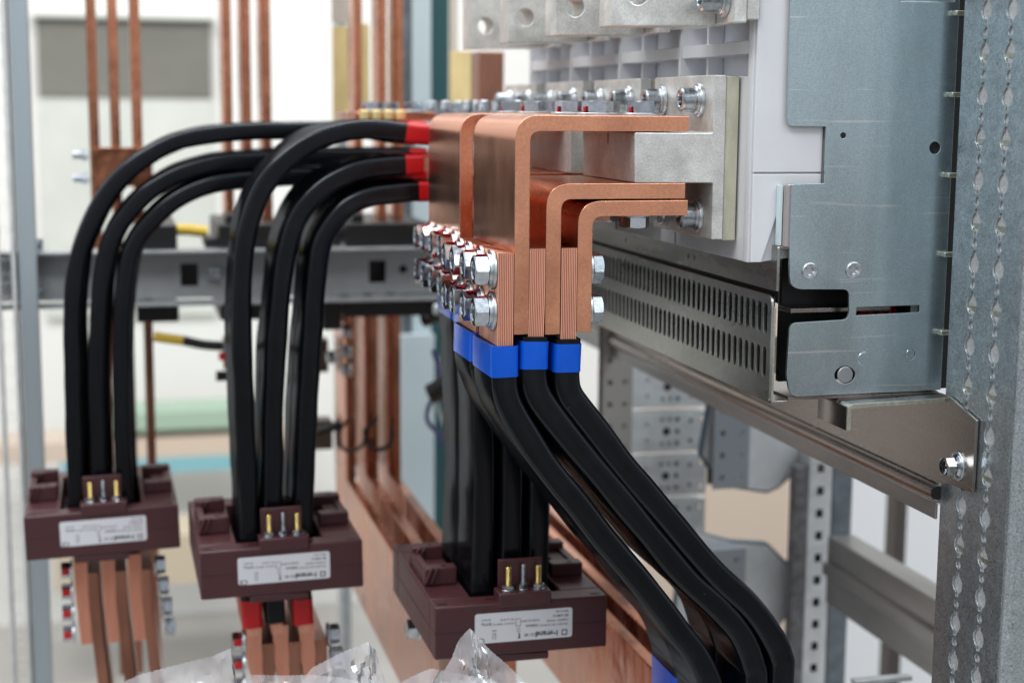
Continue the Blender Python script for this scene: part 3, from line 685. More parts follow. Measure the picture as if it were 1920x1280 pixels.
for j, (P, tp0, nm) in enumerate(((C1, 55.5, 'left'), (C2, 53, 'middle'), (C3, 55.5, 'right'))):
    for rr in (0, 1):
        Q = [(x+(0 if i < 4 else (2.5 if rr else 0)), z-(0 if i < 3 else (1.5 if rr else 0))) for i, (x, z) in enumerate(P)]
        if rr and j == 2: Q[4] = (268, -168); Q[5] = (277, -178); Q[6] = (286, -191); Q[7] = (295, -203)
        L = seglen(catmull(Q, 2.5))
        tps = [(tp0, tp0+20, M_blue)]
        if rr and j == 0: tps.append((L-92, L-62, M_blue))
        flex('%s %s slanting black flexible bar with blue tape under the nuts' % (['front', 'rear'][rr], nm), Q, 900+58.5*rr, g1,
             (tp0-1.5, L), tps, [(0, tp0+6)], t=16.4, seed=j*3+rr, n=9)
# second pole: straight bars dropping through the nearest transformer
g2 = 'flexible bars dropping into the nearest transformer'
for j, x in enumerate((244.3, 264, 283.3)):
    for rr in (0, 1):
        xx = x+(7.5, 6.5, 5.5)[j]*0.25
        Q = [(x, -84), (x, -110), (x, -140), (x+1, -165), (x+2.5+j*0.5, -190), (x+4+j, -240), (x+4+j, -300), (x+3+j, -345), (x+3+j, -375)]
        L = seglen(catmull(Q, 2.5))
        flex('%s %s vertical black flexible bar entering the nearest transformer' % (['front', 'rear'][rr], ['left', 'middle', 'right'][j]), Q, 900+PP+58.5*rr+1, g2,
             (50, L), [(50.5, 70, M_blue)], [(0, 56)], seed=20+j*3+rr)
g3 = 'arched flexible bars of the middle transformer'
A2 = [[(330, -22), (280, -21.8), (237, -21.8), (195, -17.7), (166, -21), (143.5, -30), (122, -48), (107.5, -68), (98.5, -93), (94.3, -121.7), (92.6, -163), (93.3, -225), (94.5, -280), (95.8, -340), (96.5, -400), (97.5, -415)],
      [(330, -45), (280, -44.8), (237, -44.6), (195, -47), (172, -53.7), (153.5, -65), (139, -81.5), (130, -102), (124.8, -126.5), (120.8, -163.5), (117.6, -205), (114.5, -290), (114, -330), (115, -400), (117, -415)],
      [(330, -66), (280, -65.6), (237, -65.3), (212, -67), (192.7, -69.6), (176, -76.7), (163.5, -90), (155, -106), (151, -127), (147.5, -168), (144.5, -206), (138.5, -315), (137, -340), (136.5, -400), (138, -415)]]
for j, P in enumerate(A2):
    for rr in (0, 1):
        Q = [(x+(5*rr*max(0, min(1, (i-3)/3.0))*(0.6 if i < 10 else 0.3)), z-(1.0*rr)) for i, (x, z) in enumerate(P)]
        L = seglen(catmull(Q, 2.5)); ts = [330-239.5-(0, -3.5, 6)[j], 330-223+(3, 3.5, -6)[j]]
        tp = [(ts[0], ts[1], M_red)]
        if j != 1: tp.append((L-30, L-6, M_red))
        flex('%s %s arched black flexible bar entering the middle transformer' % (['front', 'rear'][rr], ['outer', 'middle', 'inner'][j]), Q, 1206+58.5*rr, g3,
             (ts[0]+3, L-8), tp, [(0, ts[0]+6), (L-12, L)], t=15.2, seed=40+j*3+rr)
g4 = 'arched flexible bars of the far transformer'
A1 = [[(330, -20), (240, -20.5), (155.3, -21), (114.5, -22), (72, -26.3), (43, -35.3), (16.7, -51.5), (-4.5, -73.7), (-21.6, -103.6), (-32.3, -135), (-37, -180), (-38.2, -240), (-38.4, -290), (-38.3, -340), (-38, -385)],
      [(330, -44), (240, -44), (160, -44), (114, -46.7), (82.7, -49.8), (53.7, -58.3), (29, -72.7), (10, -91.6), (-3.1, -113), (-11.4, -144), (-15.3, -180.4), (-18.6, -237), (-18.7, -314), (-17.5, -385)],
      [(330, -62), (240, -61.5), (160, -61), (100.3, -64), (73.4, -69.6), (51, -80.3), (30.7, -97.5), (17, -115.3), (8.5, -140), (4, -181), (1.7, -238), (1.5, -311), (4, -385)]]
for j, P in enumerate(A1):
    for rr in (0, 1):
        Q = [(x+(4*rr*max(0, min(1, (i-3)/3.0))), z-rr) for i, (x, z) in enumerate(P)]
        L = seglen(catmull(Q, 2.5))
        flex('%s %s arched black flexible bar entering the far left transformer' % (['front', 'rear'][rr], ['outer', 'middle', 'inner'][j]), Q, 1359+58.5*rr, g4,
             (62, L), [(62, 80, M_red)], [(0, 66)], t=14.8, seed=60+j*3+rr)

# ================================================================== FIXINGS
def nut_bolt(k, row, i, x, y, z, xh, grp, lab):
    """through bolt along x: nut and washers at x (towards -x), head at xh (towards +x)"""
    t = thing('hex_bolt', lab, 'bolt', (x, y, z), grp)
    finish(washer_bm((x, y, z), (-1, 0, 0), 12.0, 5, 1.7), 'washer', M_wash, t)
    bm = washer_bm((x-1.7, y, z), (-1, 0, 0), 9.6, 5, 1.9); finish(bm, 'spring_washer', M_wash, t)
    bm = bmesh.new(); sp = random.uniform(-0.5, 0.5); hexring(bm, (x-3.6, y, z), (-1, 0, 0), 16.6, 8.6, 5.0, sp); nut = finish(bm, 'nut', M_zn, t, angle=28)
    bm = bmesh.new(); lathe(bm, (x-3, y, z), (-1, 0, 0), [(4.9, 0), (4.9, 5.6), (4.2, 6.2)], 24); finish(bm, 'shank', M_shank, t)
    # red locking paint, a thin irregular film over nut, washer and plate
    bm = bmesh.new(); n = 9; a0 = random.uniform(1.0, 1.6)
    vs = []
    for u in range(n):
        f = u/(n-1); xx = x-9.5+9.0*f; r = 9.45 if f < 0.62 else (10.2 if f < 0.8 else 12.35)
        wd = 0.42*(0.5+0.9*math.sin(PI*min(1, f*1.1+.1)))*(1+0.3*random.uniform(-1, 1))
        ring = []
        for s_ in range(5):
            a = a0+wd*(s_-2)/2
            ring.append(bm.verts.new(V(xx, y+r*math.cos(a)*1.0, z+r*math.sin(a)*1.0)))
        vs.append(ring)
    for a, b in zip(vs, vs[1:]):
        for q in range(4): bm.faces.new((a[q], a[q+1], b[q+1], b[q]))
    ret = bmesh.ops.solidify(bm, geom=bm.faces[:], thickness=0.25*S)
    finish(bm, 'paint_mark', M_paint, t)
    if xh:
        finish(washer_bm((xh, y, z), (1, 0, 0), 11.0, 4, 1.7), 'head_washer', M_wash, t)
        bm = bmesh.new(); hexhead(bm, (xh+1.8, y, z), (1, 0, 0), 17, 7.0, 0.25+random.uniform(-.2, .2)); finish(bm, 'head', M_znd, t, angle=28)
    return t
DY = (11.5, 42, 73, 99)
cnt = 0
for k in range(2):
    for i in range(4):
        for row, z in (('upper', -96.3), ('lower', -121.5)):
            x = 219.3 if k == 0 else 229.6
            xh = 278.4 if k == 0 else 288.6
            nut_bolt(k, row, i, x, 900+PP*k+DY[i], z, xh, 'hex bolts clamping the bent copper bars',
                     '%s zinc hex nut in the %s row of nuts above the blue tape' % (ORD[k*4+i], row))
# bolts through the horizontal legs
def top_bolt(lab, x, y, z, up=1, stud=False, r=9.0, grp='hex bolts on top of the terminal joints'):
    t = thing('hex_bolt', lab, 'bolt', (x, y, z), grp)
    ax = (0, 0, up)
    finish(washer_bm((x, y, z), ax, 12.5, 4.5, 1.6), 'washer', M_wash, t)
    bm = bmesh.new(); sp = random.uniform(0, 1)
    if stud:
        hexring(bm, (x, y, z+1.6*up), ax, 17, 8.5, 4.7, sp)
        finish(bm, 'nut', M_zn, t, angle=28); bm = bmesh.new(); thread(bm, (x, y, z+2*up), ax, 4.7, 16.5); finish(bm, 'stud', M_znd, t)
    else:
        hexhead(bm, (x, y, z+1.7*up), ax, 17, 7.2, sp); finish(bm, 'head', M_zn, t, angle=28)
    a = PI*1.15; bm = bmesh.new()
    box(bm, x-9.6, x-8.0, y-3.4, y-0.6, z+(0.2 if up > 0 else -5), z+(5.5 if up > 0 else -0.2)); finish(bm, 'paint_mark', M_paint, t, 0.5)
    return t
pos = []
for k in range(4):
    yk = 900+PP*min(k, 1)+(153*(k-1) if k > 1 else 0)
    for j, (xx, dy) in enumerate(((314, 16), (314, 88), (290, 32), (290, 92))):
        lab = '%s hex fixing %s on the top leg of the %s terminal joint' % (['near right', 'far right', 'near left', 'far left'][j], 'with raised stud' if k > 1 else 'head', WH[k])
        top_bolt(lab, xx, yk+dy, -4.3 if k < 2 else -13.0, 1, k > 1)
for k in range(2):
    for j, (xx, dy) in enumerate(((313, 26), (313, 84))):
        top_bolt('%s hex nut under the lowest copper bar of the %s joint' % (['near', 'far'][j], WH[k]), xx, 900+PP*k+dy, -64.3, -1, False, grp='hex nuts under the lowest bars')
# rear row: chromated spacer nuts on the copper plate behind the arches
o = bx('copper_plate', M_oldcu, None, 215, 300, 1430, 1560, -13, -5, bevel=0.8); tag(o, 'flat copper plate behind the red tape carrying a row of nuts', 'busbar')
for i in range(7):
    x = 232+i*12.2+(i % 2)*1.5; y = 1440+(i % 3)*26
    top_bolt('%s nut from the left in the blurred row above the red tape' % ['first', 'second', 'third', 'fourth', 'fifth', 'sixth', 'seventh'][i], x, y, -4.9, 1, False, grp='nuts in the blurred rear row')
for i in range(4):
    o = cyl('yellow_spacer', M_yelbar, None, (221+i*11, 1415, -12), (0, 0, 1), 4.5, 9, ch=1); tag(o, '%s yellow spacer left of the red tape' % ['first', 'second', 'third', 'fourth'][i], 'spacer', 'yellow spacers under the rear nuts')

# ================================================================== RIGHT SIDE SHEET METAL
t = thing('mounting_plate', 'satin grey steel mounting plate with notch, slot and scratches beside the breaker', 'plate', (450, 875, -174))
outl = fillet([(389.4, 180), (390.3, -9.6), (415.6, -9.9), (415.9, -43.6), (391.6, -44.2), (394.4, -84), (395.4, -107.5), (434.6, -108.4), (435.8, -126.9), (396.4, -128.2), (395.3, -160), (398, -173.8), (500.5, -173.3), (500.5, 180)],
               [0, 4.5, 0.3, 0.3, 0.3, 1, 9, 4, 5, 5, 3, 11, 0.5, 0])
hol = [circ(488.5, -22.4, 3.7, 28), circ(427, -15.1, 1.8, 18), [Vector((440.3, -124.6)), Vector((483, -123.6)), Vector((483, -119.2)), Vector((440.3, -119.6))],
       circ(434.3, -161.4, 6.9, 32, 5.6), [Vector((461, 64.8)), Vector((497, 65.2)), Vector((497, 92)), Vector((461, 92))], circ(478.3, -149.9, 3.3, 24)]
plate('sheet', M_panel, t, outl, hol, 2.0, 'XZ', 875, bevel=0.3)
bm = bmesh.new(); box(bm, 497.5, 500.5, 876.2, 960, -173, 180); finish(bm, 'return_flange', M_panel, t, 0.4)
bx('hole_shade_plate', M_blkm, t, 482, 497, 876.4, 878, -30, -12, bevel=0)  # black plate stands in for the shade inside the round hole
bx('bottom_flange', M_dsteel, t, 398, 500, 876.2, 960, -176.6, -174.4)
for x, nm in ((408.2, 'left'), (437.2, 'right')):
    s_ = thing('torx_screw', '%s flat six-lobe screw in the mounting plate' % nm, 'screw', (x, 873, -96.6), 'flat screws in the mounting plate')
    bm = bmesh.new(); M = axis_m((x, 873.9, -96.6), (0, -1, 0)); n = 36
    def rg(r, h, lobe=0): return [M @ (Vector(((r+lobe*math.cos(6*2*PI*i/n))*math.cos(2*PI*i/n), (r+lobe*math.cos(6*2*PI*i/n))*math.sin(2*PI*i/n), h))*S) for i in range(n)]
    loft(bm, [rg(5.1, 0), rg(5.1, 0.7), rg(4.5, 1.2), rg(2.5, 1.2), rg(2.3, 1.0, 0.35), rg(1.9, -0.4, 0.3)]); finish(bm, 'head', M_wash, s_, angle=30)
cyl('pressed_stud', mat('pin_grey', (0.36, 0.37, 0.39), 0.45, 0.6, bump=0.3, bscale=1500), t, (434.4, 874.9, -161.4), (0, -1, 0), 5.2, 1.6, 32, 0.5)
cyl('dimple', M_panel, t, (446.8, 874.2, -151.8), (0, -1, 0), 4.3, 0.55, 32, 0.3)
cyl('dimple', M_panel, t, (478.3, 876.5, -149.9), (0, -1, 0), 3.1, 2.4, 32, 0.3)
for k in range(7):
    bx('edge_tab', M_cut, t, 495.6, 502.6, 868.5, 873.8, 57-48.7*k, 60-48.7*k, bevel=0.5)
cyl('corner_rod', M_rod, t, (391.2, 872.6, -81.5), (0, 0, 1), 2.3, 37, 20, 0.3)
bx('edge_strip', M_pale, t, 386.3, 388.6, 872.5, 877.0, -81, -44.6)
# red wires behind the slot
t = thing('wire_bundle', 'red wires just visible through the narrow slot in the mounting plate', 'wires', (462, 900, -124))
for k in range(5): tube('wire', M_red, t, [(446+k*7, 896, -128), (452+k*6, 893+k, -122.8-(k % 2)), (460+k*5, 900, -128)], 1.7)
bx('hidden_chassis', M_blkm, None, 404, 494, 905, 910, -170, -30); o = bpy.data.objects['hidden_chassis']; o.name = 'inner_chassis'; tag(o, 'black inner chassis wall seen through the notch of the mounting plate', 'panel')
o = bx('inner_rail', M_dsteel, None, 402, 470, 886, 904, -124, -121); tag(o, 'dark inner rail edge visible inside the notch', 'rail')

# slotted rail
t = thing('slotted_rail', 'dark steel rail with two rows of upright slots running back under the breaker', 'rail', (383, 872, -175))
sl = []
n = 0
for i in range(50):
    yy = 880.5+9.45*i
    for z in (-125.7, -152.6): sl.append(slot(yy, z, 6.0, 19, 5)); n += 1
plate('web', M_srail, t, fillet([(871.5, -176), (1420, -176), (1420, -111), (871.5, -111)], [3, 0, 0, 7]), sl, 1.8, 'YZ', 383.9, bevel=0.3)
bx('bottom_fold', M_dsteel, t, 385, 396, 872.2, 1420, -177.5, -175.6, bevel=0.6)
bx('gap_shade_strip', M_blkm, t, 388.2, 389, 874, 1420, -116, -100, bevel=0)  # black strip added so the gap above the web reads as shade
bx('slot_shade_sheet', M_blkm, t, 385.3, 386.1, 873.5, 1420, -174, -112, bevel=0)  # black sheet stands in for the shade inside the slots
plate('front_fold', M_cut, t, fillet([(384.9, -175.9), (386.6, -175.9), (386.6, -118), (384.9, -118)], 0.5), [], 6, 'XZ', 875.5)
t = thing('upper_flange', 'dark folded steel flange between the breaker foot and the slotted rail', 'flange', (381, 872, -108))
plate('web', M_srail, t, fillet([(871.5, -108.6), (1420, -108.6), (1420, -93), (901, -93), (899, -81), (871.5, -81)], [2, 0, 0, 2, 6, 2]), [circ(1010, -101, 1.6), circ(1022, -101, 1.6), circ(1160, -101, 1.6)], 2, 'YZ', 386.6, bevel=0.4)
bx('top_fold', M_dsteel, t, 387.8, 394, 872, 899, -83.2, -81.2, bevel=0.7)

# bracket
t = thing('support_bracket', 'thin stepped bracket with pale cut edge under the mounting plate', 'bracket', (460, 860, -190))
plate('profile', M_cut, t, fillet([(428.6, -193), (431.2, -193), (431.2, -179.4), (497, -177.6), (497, -175.0), (431, -176.6), (428.6, -178.5)], [0, 0, 1.5, 0, 0, 0, 1.5]), [], 1.2, 'XZ', 857.6, bevel=0.2)
plate('leg', M_dsteel, t, fillet([(428.7, -193), (431.1, -193), (431.1, -179.5), (497, -177.7), (497, -175.1), (431, -176.7), (428.7, -178.5)], [0, 0, 1.5, 0, 0, 0, 1.5]), [], 40, 'XZ', 878.6, bevel=0.1)

# upright post with punched holes
t = thing('upright_post', 'tall galvanised upright with two columns of punched keyholes at the right', 'post', (520, 820, -1400))
hs = []
def keyhole(cy, cz):
    out = []; R = 5.7; w_ = 1.9; H = 8.0
    a0 = math.asin(w_/R)
    for k in range(13): a = -PI/2+a0+(PI-2*a0)*k/12; out.append(Vector((cy+R*math.cos(a), cz+R*math.sin(a))))
    out += [Vector((cy+w_, cz+H-0.4)), Vector((cy+w_-0.5, cz+H)), Vector((cy-w_+0.5, cz+H)), Vector((cy-w_, cz+H-0.4))]
    for k in range(13): a = PI/2+a0+(PI-2*a0)*k/12; out.append(Vector((cy+R*math.cos(a), cz+R*math.sin(a))))
    out += [Vector((cy-w_, cz-H+0.4)), Vector((cy-w_+0.5, cz-H)), Vector((cy+w_-0.5, cz-H)), Vector((cy+w_, cz-H+0.4))]
    return out
for i in range(-18, 6):
    for cy, z0 in ((837, 33.6), (810, 32.8)):
        z = z0+24.75*i
        hs.append(keyhole(cy, z)); hs.append(circ(cy, z+12.4, 2.7, 14))
plate('punched_face', M_galv, t, [Vector((787, -1400)), Vector((862, -1400)), Vector((862, 200)), Vector((787, 200))], hs, 1.3, 'YZ', 497.65, bevel=0.25)
bm = bmesh.new()
path = [Vector((498.0+6*(1-math.cos(a)), 787-6*math.sin(a))) for a in [PI/2*k/8 for k in range(9)]]+[Vector((560, 781))]
rings = []
pr = []
for i, p in enumerate(path):
    a = path[max(0, i-1)]; b = path[min(len(path)-1, i+1)]; tg = (b-a).normalized(); nm = Vector((-tg.y, tg.x)); pr.append((p+nm*1, p-nm*1))
loop = [q[0] for q in pr]+[q[1] for q in reversed(pr)]
loft(bm, [[V(q.x, q.y, z) for q in loop] for z in (-1400, 200)]); finish(bm, 'front_face', M_galv, t, angle=40)
bx('inner_liner', mat('liner_zinc', (0.66, 0.68, 0.70), 0.5, 0.35, 0.35, 900), t, 498.45, 499.4, 790, 860, -1400, 200, bevel=0)
bx('gap_shade_sheet', M_blkm, t, 499.5, 540, 893, 896, -176, 200, bevel=0)  # black sheet added as the shade between mounting plate and upright
bx('rear_flange', M_galv, t, 499.2, 530, 860.2, 862, -1400, 200)
for k in range(7): bx('inner_tab', M_cut, t, 498.0, 498.42, 803, 842, 27+3.2-49.5*k, 27+6-49.5*k, bevel=0)

# near cross beam
t = thing('near_cross_beam', 'brownish steel cross beam bolted to the upright and running back', 'beam', (493, 860, -200))
plate('web', M_dsteel, t, fillet([(820.6, -226.5), (820.6, -182), (852, -173.5), (1700, -173.5), (1700, -229.5), (858, -229.5), (846, -227)], [1, 1.2, 3, 0, 0, 2, 2]), [], 2, 'YZ', 495.1, bevel=0.3)
bm = bmesh.new(); rings = []
arc = [Vector((495.6+5.5*math.cos(a), -236.4+6.4*math.sin(a))) for a in [PI/2+PI*k/10 for k in range(11)]]
inn = [Vector((495.6+4.3*math.cos(a), -236.4+5.2*math.sin(a))) for a in [PI/2+PI*k/10 for k in range(11)]]
lp = arc+list(reversed(inn)); loft(bm, [[V(q.x, yy, q.y) for q in lp] for yy in (862, 1300, 1700)]); finish(bm, 'rolled_ridge', M_dsteel, t, angle=40)
bx('lower_flange', M_mid, t, 495.2, 496.8, 864, 1700, -254, -243.5)
cyl('ridge_end_shade', M_blkm, t, (494.8, 861.9, -236.4), (0, -1, 0), 4.4, 0.6)  # black disc stands in for the shade in the open ridge
s_ = thing('flange_bolt', 'shiny cross-recess hex bolt fixing the near cross beam to the upright', 'bolt', (492, 838, -214))
finish(washer_bm((494.0, 838, -213.6), (-1, 0, 0), 9.0, 3, 1.4), 'washer', M_wash, s_)
bm = bmesh.new(); lathe(bm, (492.6, 838, -213.6), (-1, 0, 0), [(7.4, 0), (7.4, 0.8), (6.0, 1.9), (5.6, 1.9)], 32); finish(bm, 'flange', M_zn, s_)
bm = bmesh.new(); hexhead(bm, (490.6, 838, -213.6), (-1, 0, 0), 10.4, 6.5, 0.2); finish(bm, 'head', M_zn, s_, angle=28)
bm = bmesh.new(); box(bm, 483.9, 484.1, 834.8, 841.2, -214.3, -212.9); box(bm, 483.7, 483.9, 837.3, 838.7, -216.6, -210.4); finish(bm, 'cross_recess', M_blkm, s_, smooth=False)

# ================================================================== CURRENT TRANSFORMERS
def label_on(t, x0, zc, y, tilt=0.0):
    lab = bmesh.new(); pts = fillet([(x0, zc-10.8), (x0+71, zc-10.8), (x0+71, zc+10.8), (x0, zc+10.8)], 2.2)
    loft(lab, [[V(p.x, yy, p.y) for p in pts] for yy in (y-0.30, y-0.02)])
    lo = finish(lab, 'rating_label', M_lab, t, smooth=False)
    rows = [('legrand', 60.5, -5.6, 5.6, 0.18), ('4 121 60', 46.5, -6.4, 3.0, 0.06), ('CE', 7.2, -7.4, 5.4, 0.05), ('TRANSFO. DE COURANT', 68, -0.6, 1.9, 0.02), ('CURRENT TRANSF.', 68, 2.4, 1.9, 0.02),
            ('5000/5A', 46, 0.2, 2.7, 0.05), ('CLASS 0,5 20VA', 47, 3.6, 2.0, 0.03), ('0,72/3 kV  50/60 Hz  Ith 60 In', 28.5, 2.6, 1.9, 0.02), ('FS5  Ip 50 kA', 28.5, 5.6, 1.9, 0.02),
            ('IEC 61869-2', 68, 5.8, 2.2, 0.06), ('Made in Italy', 68, 8.6, 1.8, 0.02), ('-25/+50 C', 12, 6.3, 1.8, 0.02), ('EXT 120%', 12, 3.6, 1.8, 0.02)]
    bm = bmesh.new()
    for s_, rx, dz, sz, bold in rows:
        me = text_mesh(s_, sz, bold)
        # the sticker is mounted upside down: turn the writing by half a turn
        M = Matrix.Translation(Vector(((x0+rx)*S, (y-0.34)*S, (zc+dz+0.4)*S))) @ PL['XZ'] @ Matrix.Rotation(PI, 4, 'Z')
        me.transform(M); bm.from_mesh(me); bpy.data.meshes.remove(me)
    def ring_sq(cx, cz, a, b):
        for (xa, xb, za, zb) in ((cx-a, cx+a, cz+b, cz+a), (cx-a, cx+a, cz-a, cz-b), (cx-a, cx-b, cz-b, cz+b), (cx+b, cx+a, cz-b, cz+b)):
            box(bm, x0+xa, x0+xb, y-0.38, y-0.32, zc+za, zc+zb)
    ring_sq(65.3, -7.0, 2.1, 1.3)
    for (xa, xb, za, zb) in ((29.5, 33, 0, 0.35), (29.5, 33, 5.2, 5.55), (29.5, 29.85, 0.35, 5.2), (32.8, 33.1, 0.35, 5.2), (30.5, 32.6, -1.6, -1.3), (30.5, 32.6, -4.2, -3.9), (30.5, 30.8, -3.9, -1.6), (32.3, 32.6, -3.9, -1.6),
                             (12.4, 15.6, -2.4, -1.8), (12.8, 15.2, -4.2, -3.9), (12.9, 13.3, -8.4, -4.2), (14.7, 15.1, -8.4, -4.2), (31.0, 33.0, -9.0, -8.3), (31.6, 32.6, -8.3, -5)):
        box(bm, x0+xa, x0+xb, y-0.38, y-0.32, zc+za, zc+zb)
    finish(bm, 'printing', M_ink, lo, smooth=False)
def transformer(x0, y0, zt, wdt, label, rotv, stubs):
    t = thing('current_transformer', label, 'current transformer', (x0+wdt/2, y0, zt-38), 'oxblood current transformers')
    H = 38; D = 163; cx = x0+wdt*0.5
    # ring shaped body: four walls round the opening for the bars
    bm = bmesh.new()
    ox0, ox1, oy0, oy1 = x0+30, x0+96, y0+19, y0+141
    box(bm, x0, x0+wdt, y0, oy0, zt-H, zt); box(bm, x0, x0+wdt, oy1, y0+D, zt-H, zt)
    box(bm, x0, ox0, oy0+0.01, oy1-0.01, zt-H+0.02, zt-0.02); box(bm, ox1, x0+wdt, oy0+0.01, oy1-0.01, zt-H+0.02, zt-0.02)
    finish(bm, 'housing', M_brown, t, 1.3, seg=3)
    bx('seam', mat('oxblood_seam', (0.03, 0.011, 0.013), 0.5), t, x0-0.15, x0+wdt+0.15, y0-0.15, y0+D+0.15, zt-H*0.5-0.25, zt-H*0.5+0.1, bevel=0)
    bx('base_tongue', M_brown, t, x0+wdt*0.30, x0+wdt*0.66, y0+1, y0+60, zt-H-6, zt-H-0.1, bevel=1.2)
    # raised clamp towers left and right
    for (a, b, s_) in ((x0+3, x0+27, -1), (x0+wdt-27, x0+wdt-3, 1)):
        bm = bmesh.new()
        hh = 13 if s_ < 0 else 10
        box(bm, a, b, y0+50, y0+62, zt+0.05, zt+hh); box(bm, a, b, y0+100, y0+112, zt+0.05, zt+hh+2)
        box(bm, a, a+6, y0+62.1, y0+99.9, zt+0.05, zt+11) if s_ < 0 else box(bm, b-6, b, y0+62.1, y0+99.9, zt+0.05, zt+8)
        box(bm, a+7, b, y0+66, y0+96, zt+0.05, zt+6)
        finish(bm, 'clamp_tower', M_brown, t, 1.0)
        if s_ < 0:
            for q in range(2):
                for yy in (y0+49.6, y0+99.6):
                    xx = a-0.8; vs = [(xx+q*4, zt+2), (xx+q*4+2, zt+2), (xx+q*4+7, zt+14), (xx+q*4+5, zt+14)]
                    bm = bmesh.new(); loft(bm, [[V(p[0], yy2, p[1]) for p in vs] for yy2 in (yy-2.4, yy-0.1)]); finish(bm, 'clamp_rib', M_brown, t, 0.4)
        for yy in (y0+56, y0+106): cyl('clamp_hole', M_blkm, t, ((a+b)/2+3, yy, zt+(13 if s_ < 0 else 10)+(0 if yy < y0+80 else 2)), (0, 0, 1), 2, 0.3)
    for (px_, py_) in ((x0+6, y0+6), (x0+wdt-8, y0+6)): bx('corner_notch', M_blkm, t, px_-3, px_+4, py_-1, py_+2.5, zt+0.02, zt+0.3, bevel=0)
    # terminal step with studs
    bx('terminal_step', M_brown, t, cx-17, cx+21, y0-1.6, y0+16, zt-3, zt+7, bevel=1)
    bx('terminal_shield', M_brown, t, cx-14.5, cx+17.5, y0+12.0, y0+15, zt+7.1, zt+27.5, bevel=0.6)
    for q, dx in enumerate((-8.5, 2.2, 13)):
        st = finish((lambda b_: (thread(b_, (cx+dx, y0+6, zt+7), (0, 0, 1), 1.5 if q == 1 else 2.1, 18 if q == 1 else 17, 0.9), b_)[1])(bmesh.new()), 'terminal_stud', M_znd if q == 1 else M_brass, t)
        bm = bmesh.new(); hexring(bm, (cx+dx, y0+6, zt+8.2), (0, 0, 1), 6.2 if q == 1 else 8, 2.8, 2.0, 0.3*q); finish(bm, 'stud_nut', M_zn, st, angle=28)
        finish(washer_bm((cx+dx, y0+6, zt+7.1), (0, 0, 1), 4 if q == 1 else 5, 1.6, 0.9), 'stud_washer', M_zn, st)
    for q in range(3): cyl('moulded_pip', M_brown, t, (cx-24+q*2.6, y0+9, zt), (0, 0, 1), 0.9, 1.6)
    label_on(t, x0+(28.5 if wdt > 0 else 28), zt-17.6, y0)
    t.rotation_euler = rotv
    return t
transformer(207.5, 1028, -343, 125.5, 'nearest dark red-brown current transformer with white label, under the vertical bars', (0, 0, math.radians(0.4)), 0)
transformer(56, 1181, -336, 125.5, 'middle dark red-brown current transformer, fed by the second arch of bars', (0, math.radians(-1.0), math.radians(0.4)), 0)
transformer(-80, 1334, -339.5, 127, 'far left dark red-brown current transformer, smallest and most blurred', (0, math.radians(-1.6), math.radians(0.6)), 0)

# copper joint under a transformer
def joint(xs, y0, z0, tl, where, grp, lean=8):
    for i, x in enumerate(xs):
        bm = bmesh.new(); sheets(bm, catmull([(x, z0), (x+0.5, z0-30), (x+1+lean*0.8, z0-78), (x+1+lean*2.4, z0-118)][:3 if lean < 8 else 4], 12), 12, y0, 52, 9)
        o = finish(bm, 'copper_laminate', M_lam, None, smooth=False); o.data.materials.append(M_gap); tag(o, '%s light laminated copper end under the %s' % (['left', 'middle', 'right'][i], where), 'busbar', grp)
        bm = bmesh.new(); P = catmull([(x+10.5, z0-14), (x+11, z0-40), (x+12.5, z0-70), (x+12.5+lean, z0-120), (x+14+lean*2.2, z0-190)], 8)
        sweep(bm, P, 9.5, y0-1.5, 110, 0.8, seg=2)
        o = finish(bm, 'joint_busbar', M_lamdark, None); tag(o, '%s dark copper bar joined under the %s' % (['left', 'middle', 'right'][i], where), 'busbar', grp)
    for side_, xx, ax in (('left', xs[0]-7, (-1, 0, 0)), ('right', xs[2]+17, (1, 0, 0))):
        for q in range(4):
            z = z0-14-q*19
            tt = thing('joint_bolt', '%s bolt from the top on the %s of the joint under the %s' % (['first', 'second', 'third', 'fourth'][q], side_, where), 'bolt', (xx, y0+12, z), grp+', bolts')
            finish(washer_bm((xx+(2.5*q if side_ == 'right' else 0), y0+12, z), ax, 9.5, 4, 1.8), 'washer', M_wash, tt)
            bm = bmesh.new(); hexhead(bm, (xx+(2.5*q if side_ == 'right' else 0)+ax[0]*1.8, y0+12, z), ax, 14, 8, 0.3); finish(bm, 'head', M_zn if side_ == 'left' else M_znd, tt)
            if side_ == 'left': bx('paint_mark', M_paint, tt, xx-9, xx-2.5, y0+3.4, y0+5.2, z-2, z+4, bevel=0.6)
joint((-37, -14, 8), 1359, -386, 0, 'far left transformer', 'copper joint under the far left transformer', 4)
joint((98, 119, 140), 1206, -408, 0, 'middle transformer', 'copper joint under the middle transformer', 14)
for i, x in enumerate((235, 255)):
    o = bx('copper_end', M_lamdark, None, x, x+10, 1085, 1150, -480, -388, bevel=0.6); tag(o, '%s dark copper bar end under the nearest transformer' % ['left', 'right'][i], 'busbar')
t = thing('joint_bolt', 'bolt at the lower left corner of the nearest transformer', 'bolt', (212, 1100, -392))
bm = bmesh.new(); hexhead(bm, (214, 1130, -392), (-1, 0, 0), 14, 8, 0.3); finish(bm, 'head', M_zn, t); finish(washer_bm((216, 1130, -392), (-1, 0, 0), 9, 4, 1.8), 'washer', M_wash, t)
o = bx('cable_tie_mount', M_blkm, None, 262, 296, 1070, 1082, -392, -383, bevel=1); tag(o, 'black clip under the right side of the nearest transformer', 'clip')

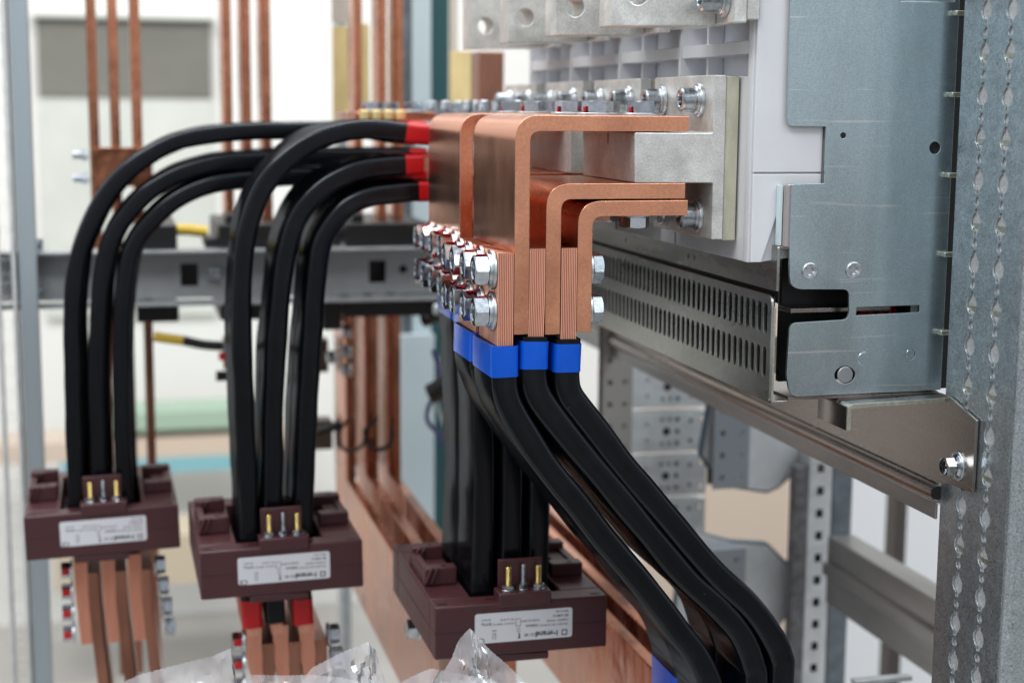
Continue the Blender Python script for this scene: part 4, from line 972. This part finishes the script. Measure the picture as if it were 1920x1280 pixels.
# ================================================================== PLASTIC BAG
def bag_outline(x):
    pts = [(40, 18), (52, -2), (66, 2), (84, 8), (100, 12), (115, 17), (116, -1), (124, 0), (140, -2), (152, 3), (166, 12), (182, 23), (188, 6), (196, 1), (212, 8), (224, 16), (236, 26), (243, 21), (254, 7), (264, -4), (275, -20)]
    for a, b in zip(pts, pts[1:]):
        if a[0] <= x <= b[0]: return a[1]+(b[1]-a[1])*(x-a[0])/(b[0]-a[0])
    return -20
def film(bm, pts_top, y0, base_z, depth, seed, nu=90, nv=34):
    grid = []
    for i in range(nu+1):
        u = i/nu; k = u*(len(pts_top)-1); a = pts_top[int(k)]; b = pts_top[min(len(pts_top)-1, int(k)+1)]; f = k-int(k)
        tx = a[0]+(b[0]-a[0])*f; tz = a[1]+(b[1]-a[1])*f; ty = a[2]+(b[2]-a[2])*f
        row = []
        for j in range(nv+1):
            v = j/nv
            x = tx+(u-0.5)*v*14; z = tz*(1-v)+(base_z)*v; y = y0+ty*(1-v)+(-depth)*v
            if j == 0: z += 0.8*abs(math.sin(u*nu*1.25)); 
            q = Vector((x*0.05+seed, z*0.065, seed*0.7))
            def ridge(q): return (1-abs(noise.noise(q))*2.4)
            d = 3.6*ridge(q*0.8)+2.0*ridge(q*2.0)+0.8*ridge(q*4.3)
            d *= min(1, 0.25+v*3)
            row.append(bm.verts.new(V(x+0.5*d, y-d, z+0.35*d)))
        grid.append(row)
    for i in range(nu):
        for j in range(nv): bm.faces.new((grid[i][j], grid[i+1][j], grid[i+1][j+1], grid[i][j+1]))
bt = thing('plastic_bag', 'crumpled clear plastic bag with serrated edges at the bottom edge', 'bag', (150, 860, -420))
Z0 = -345
def T(pts): return [(p[0], Z0+p[1], p[2] if len(p) > 2 else 0) for p in pts]
import bpy as _b
BAGS = [
    ('film_fold', [(-20, -325, 0), (6, -314.5, 0), (26, -310.6, 0), (47, -307.5, 2), (56.3, -304.4, 3), (58.4, -319, 2), (61, -330, 0)], 862, 1.3),
    ('film_fold', [(50, -330, 0), (65, -314.5, -4), (82, -317.8, 0), (100, -319, 0), (118, -322, 0), (140, -330, 0)], 852, 5.1),
    ('film_fold', [(92, -330, 0), (101, -316.8, 0), (119, -309.4, 2), (134.5, -305.8, 5), (139, -312, 6), (142.4, -324, 3), (146, -334, 0)], 857, 9.4),
    ('film_fold', [(136, -334, 0), (156, -324, 0), (169, -320.5, 3), (185, -325, 3), (205, -330, 2), (222, -338, 0), (240, -348, 0)], 848, 13.2),
    ('film_fold', [(177, -336, 6), (185, -324, 6), (191, -311.9, 8), (196.8, -306.2, 8), (202.2, -312, 8), (210, -321, 6), (220, -330, 4), (231, -341, 0)], 866, 17.7)]
for nm, pts, y0, sd in BAGS:
    bm = bmesh.new(); film(bm, pts, y0, Z0-70, 18, sd); finish(bm, nm, M_film, bt, angle=24)
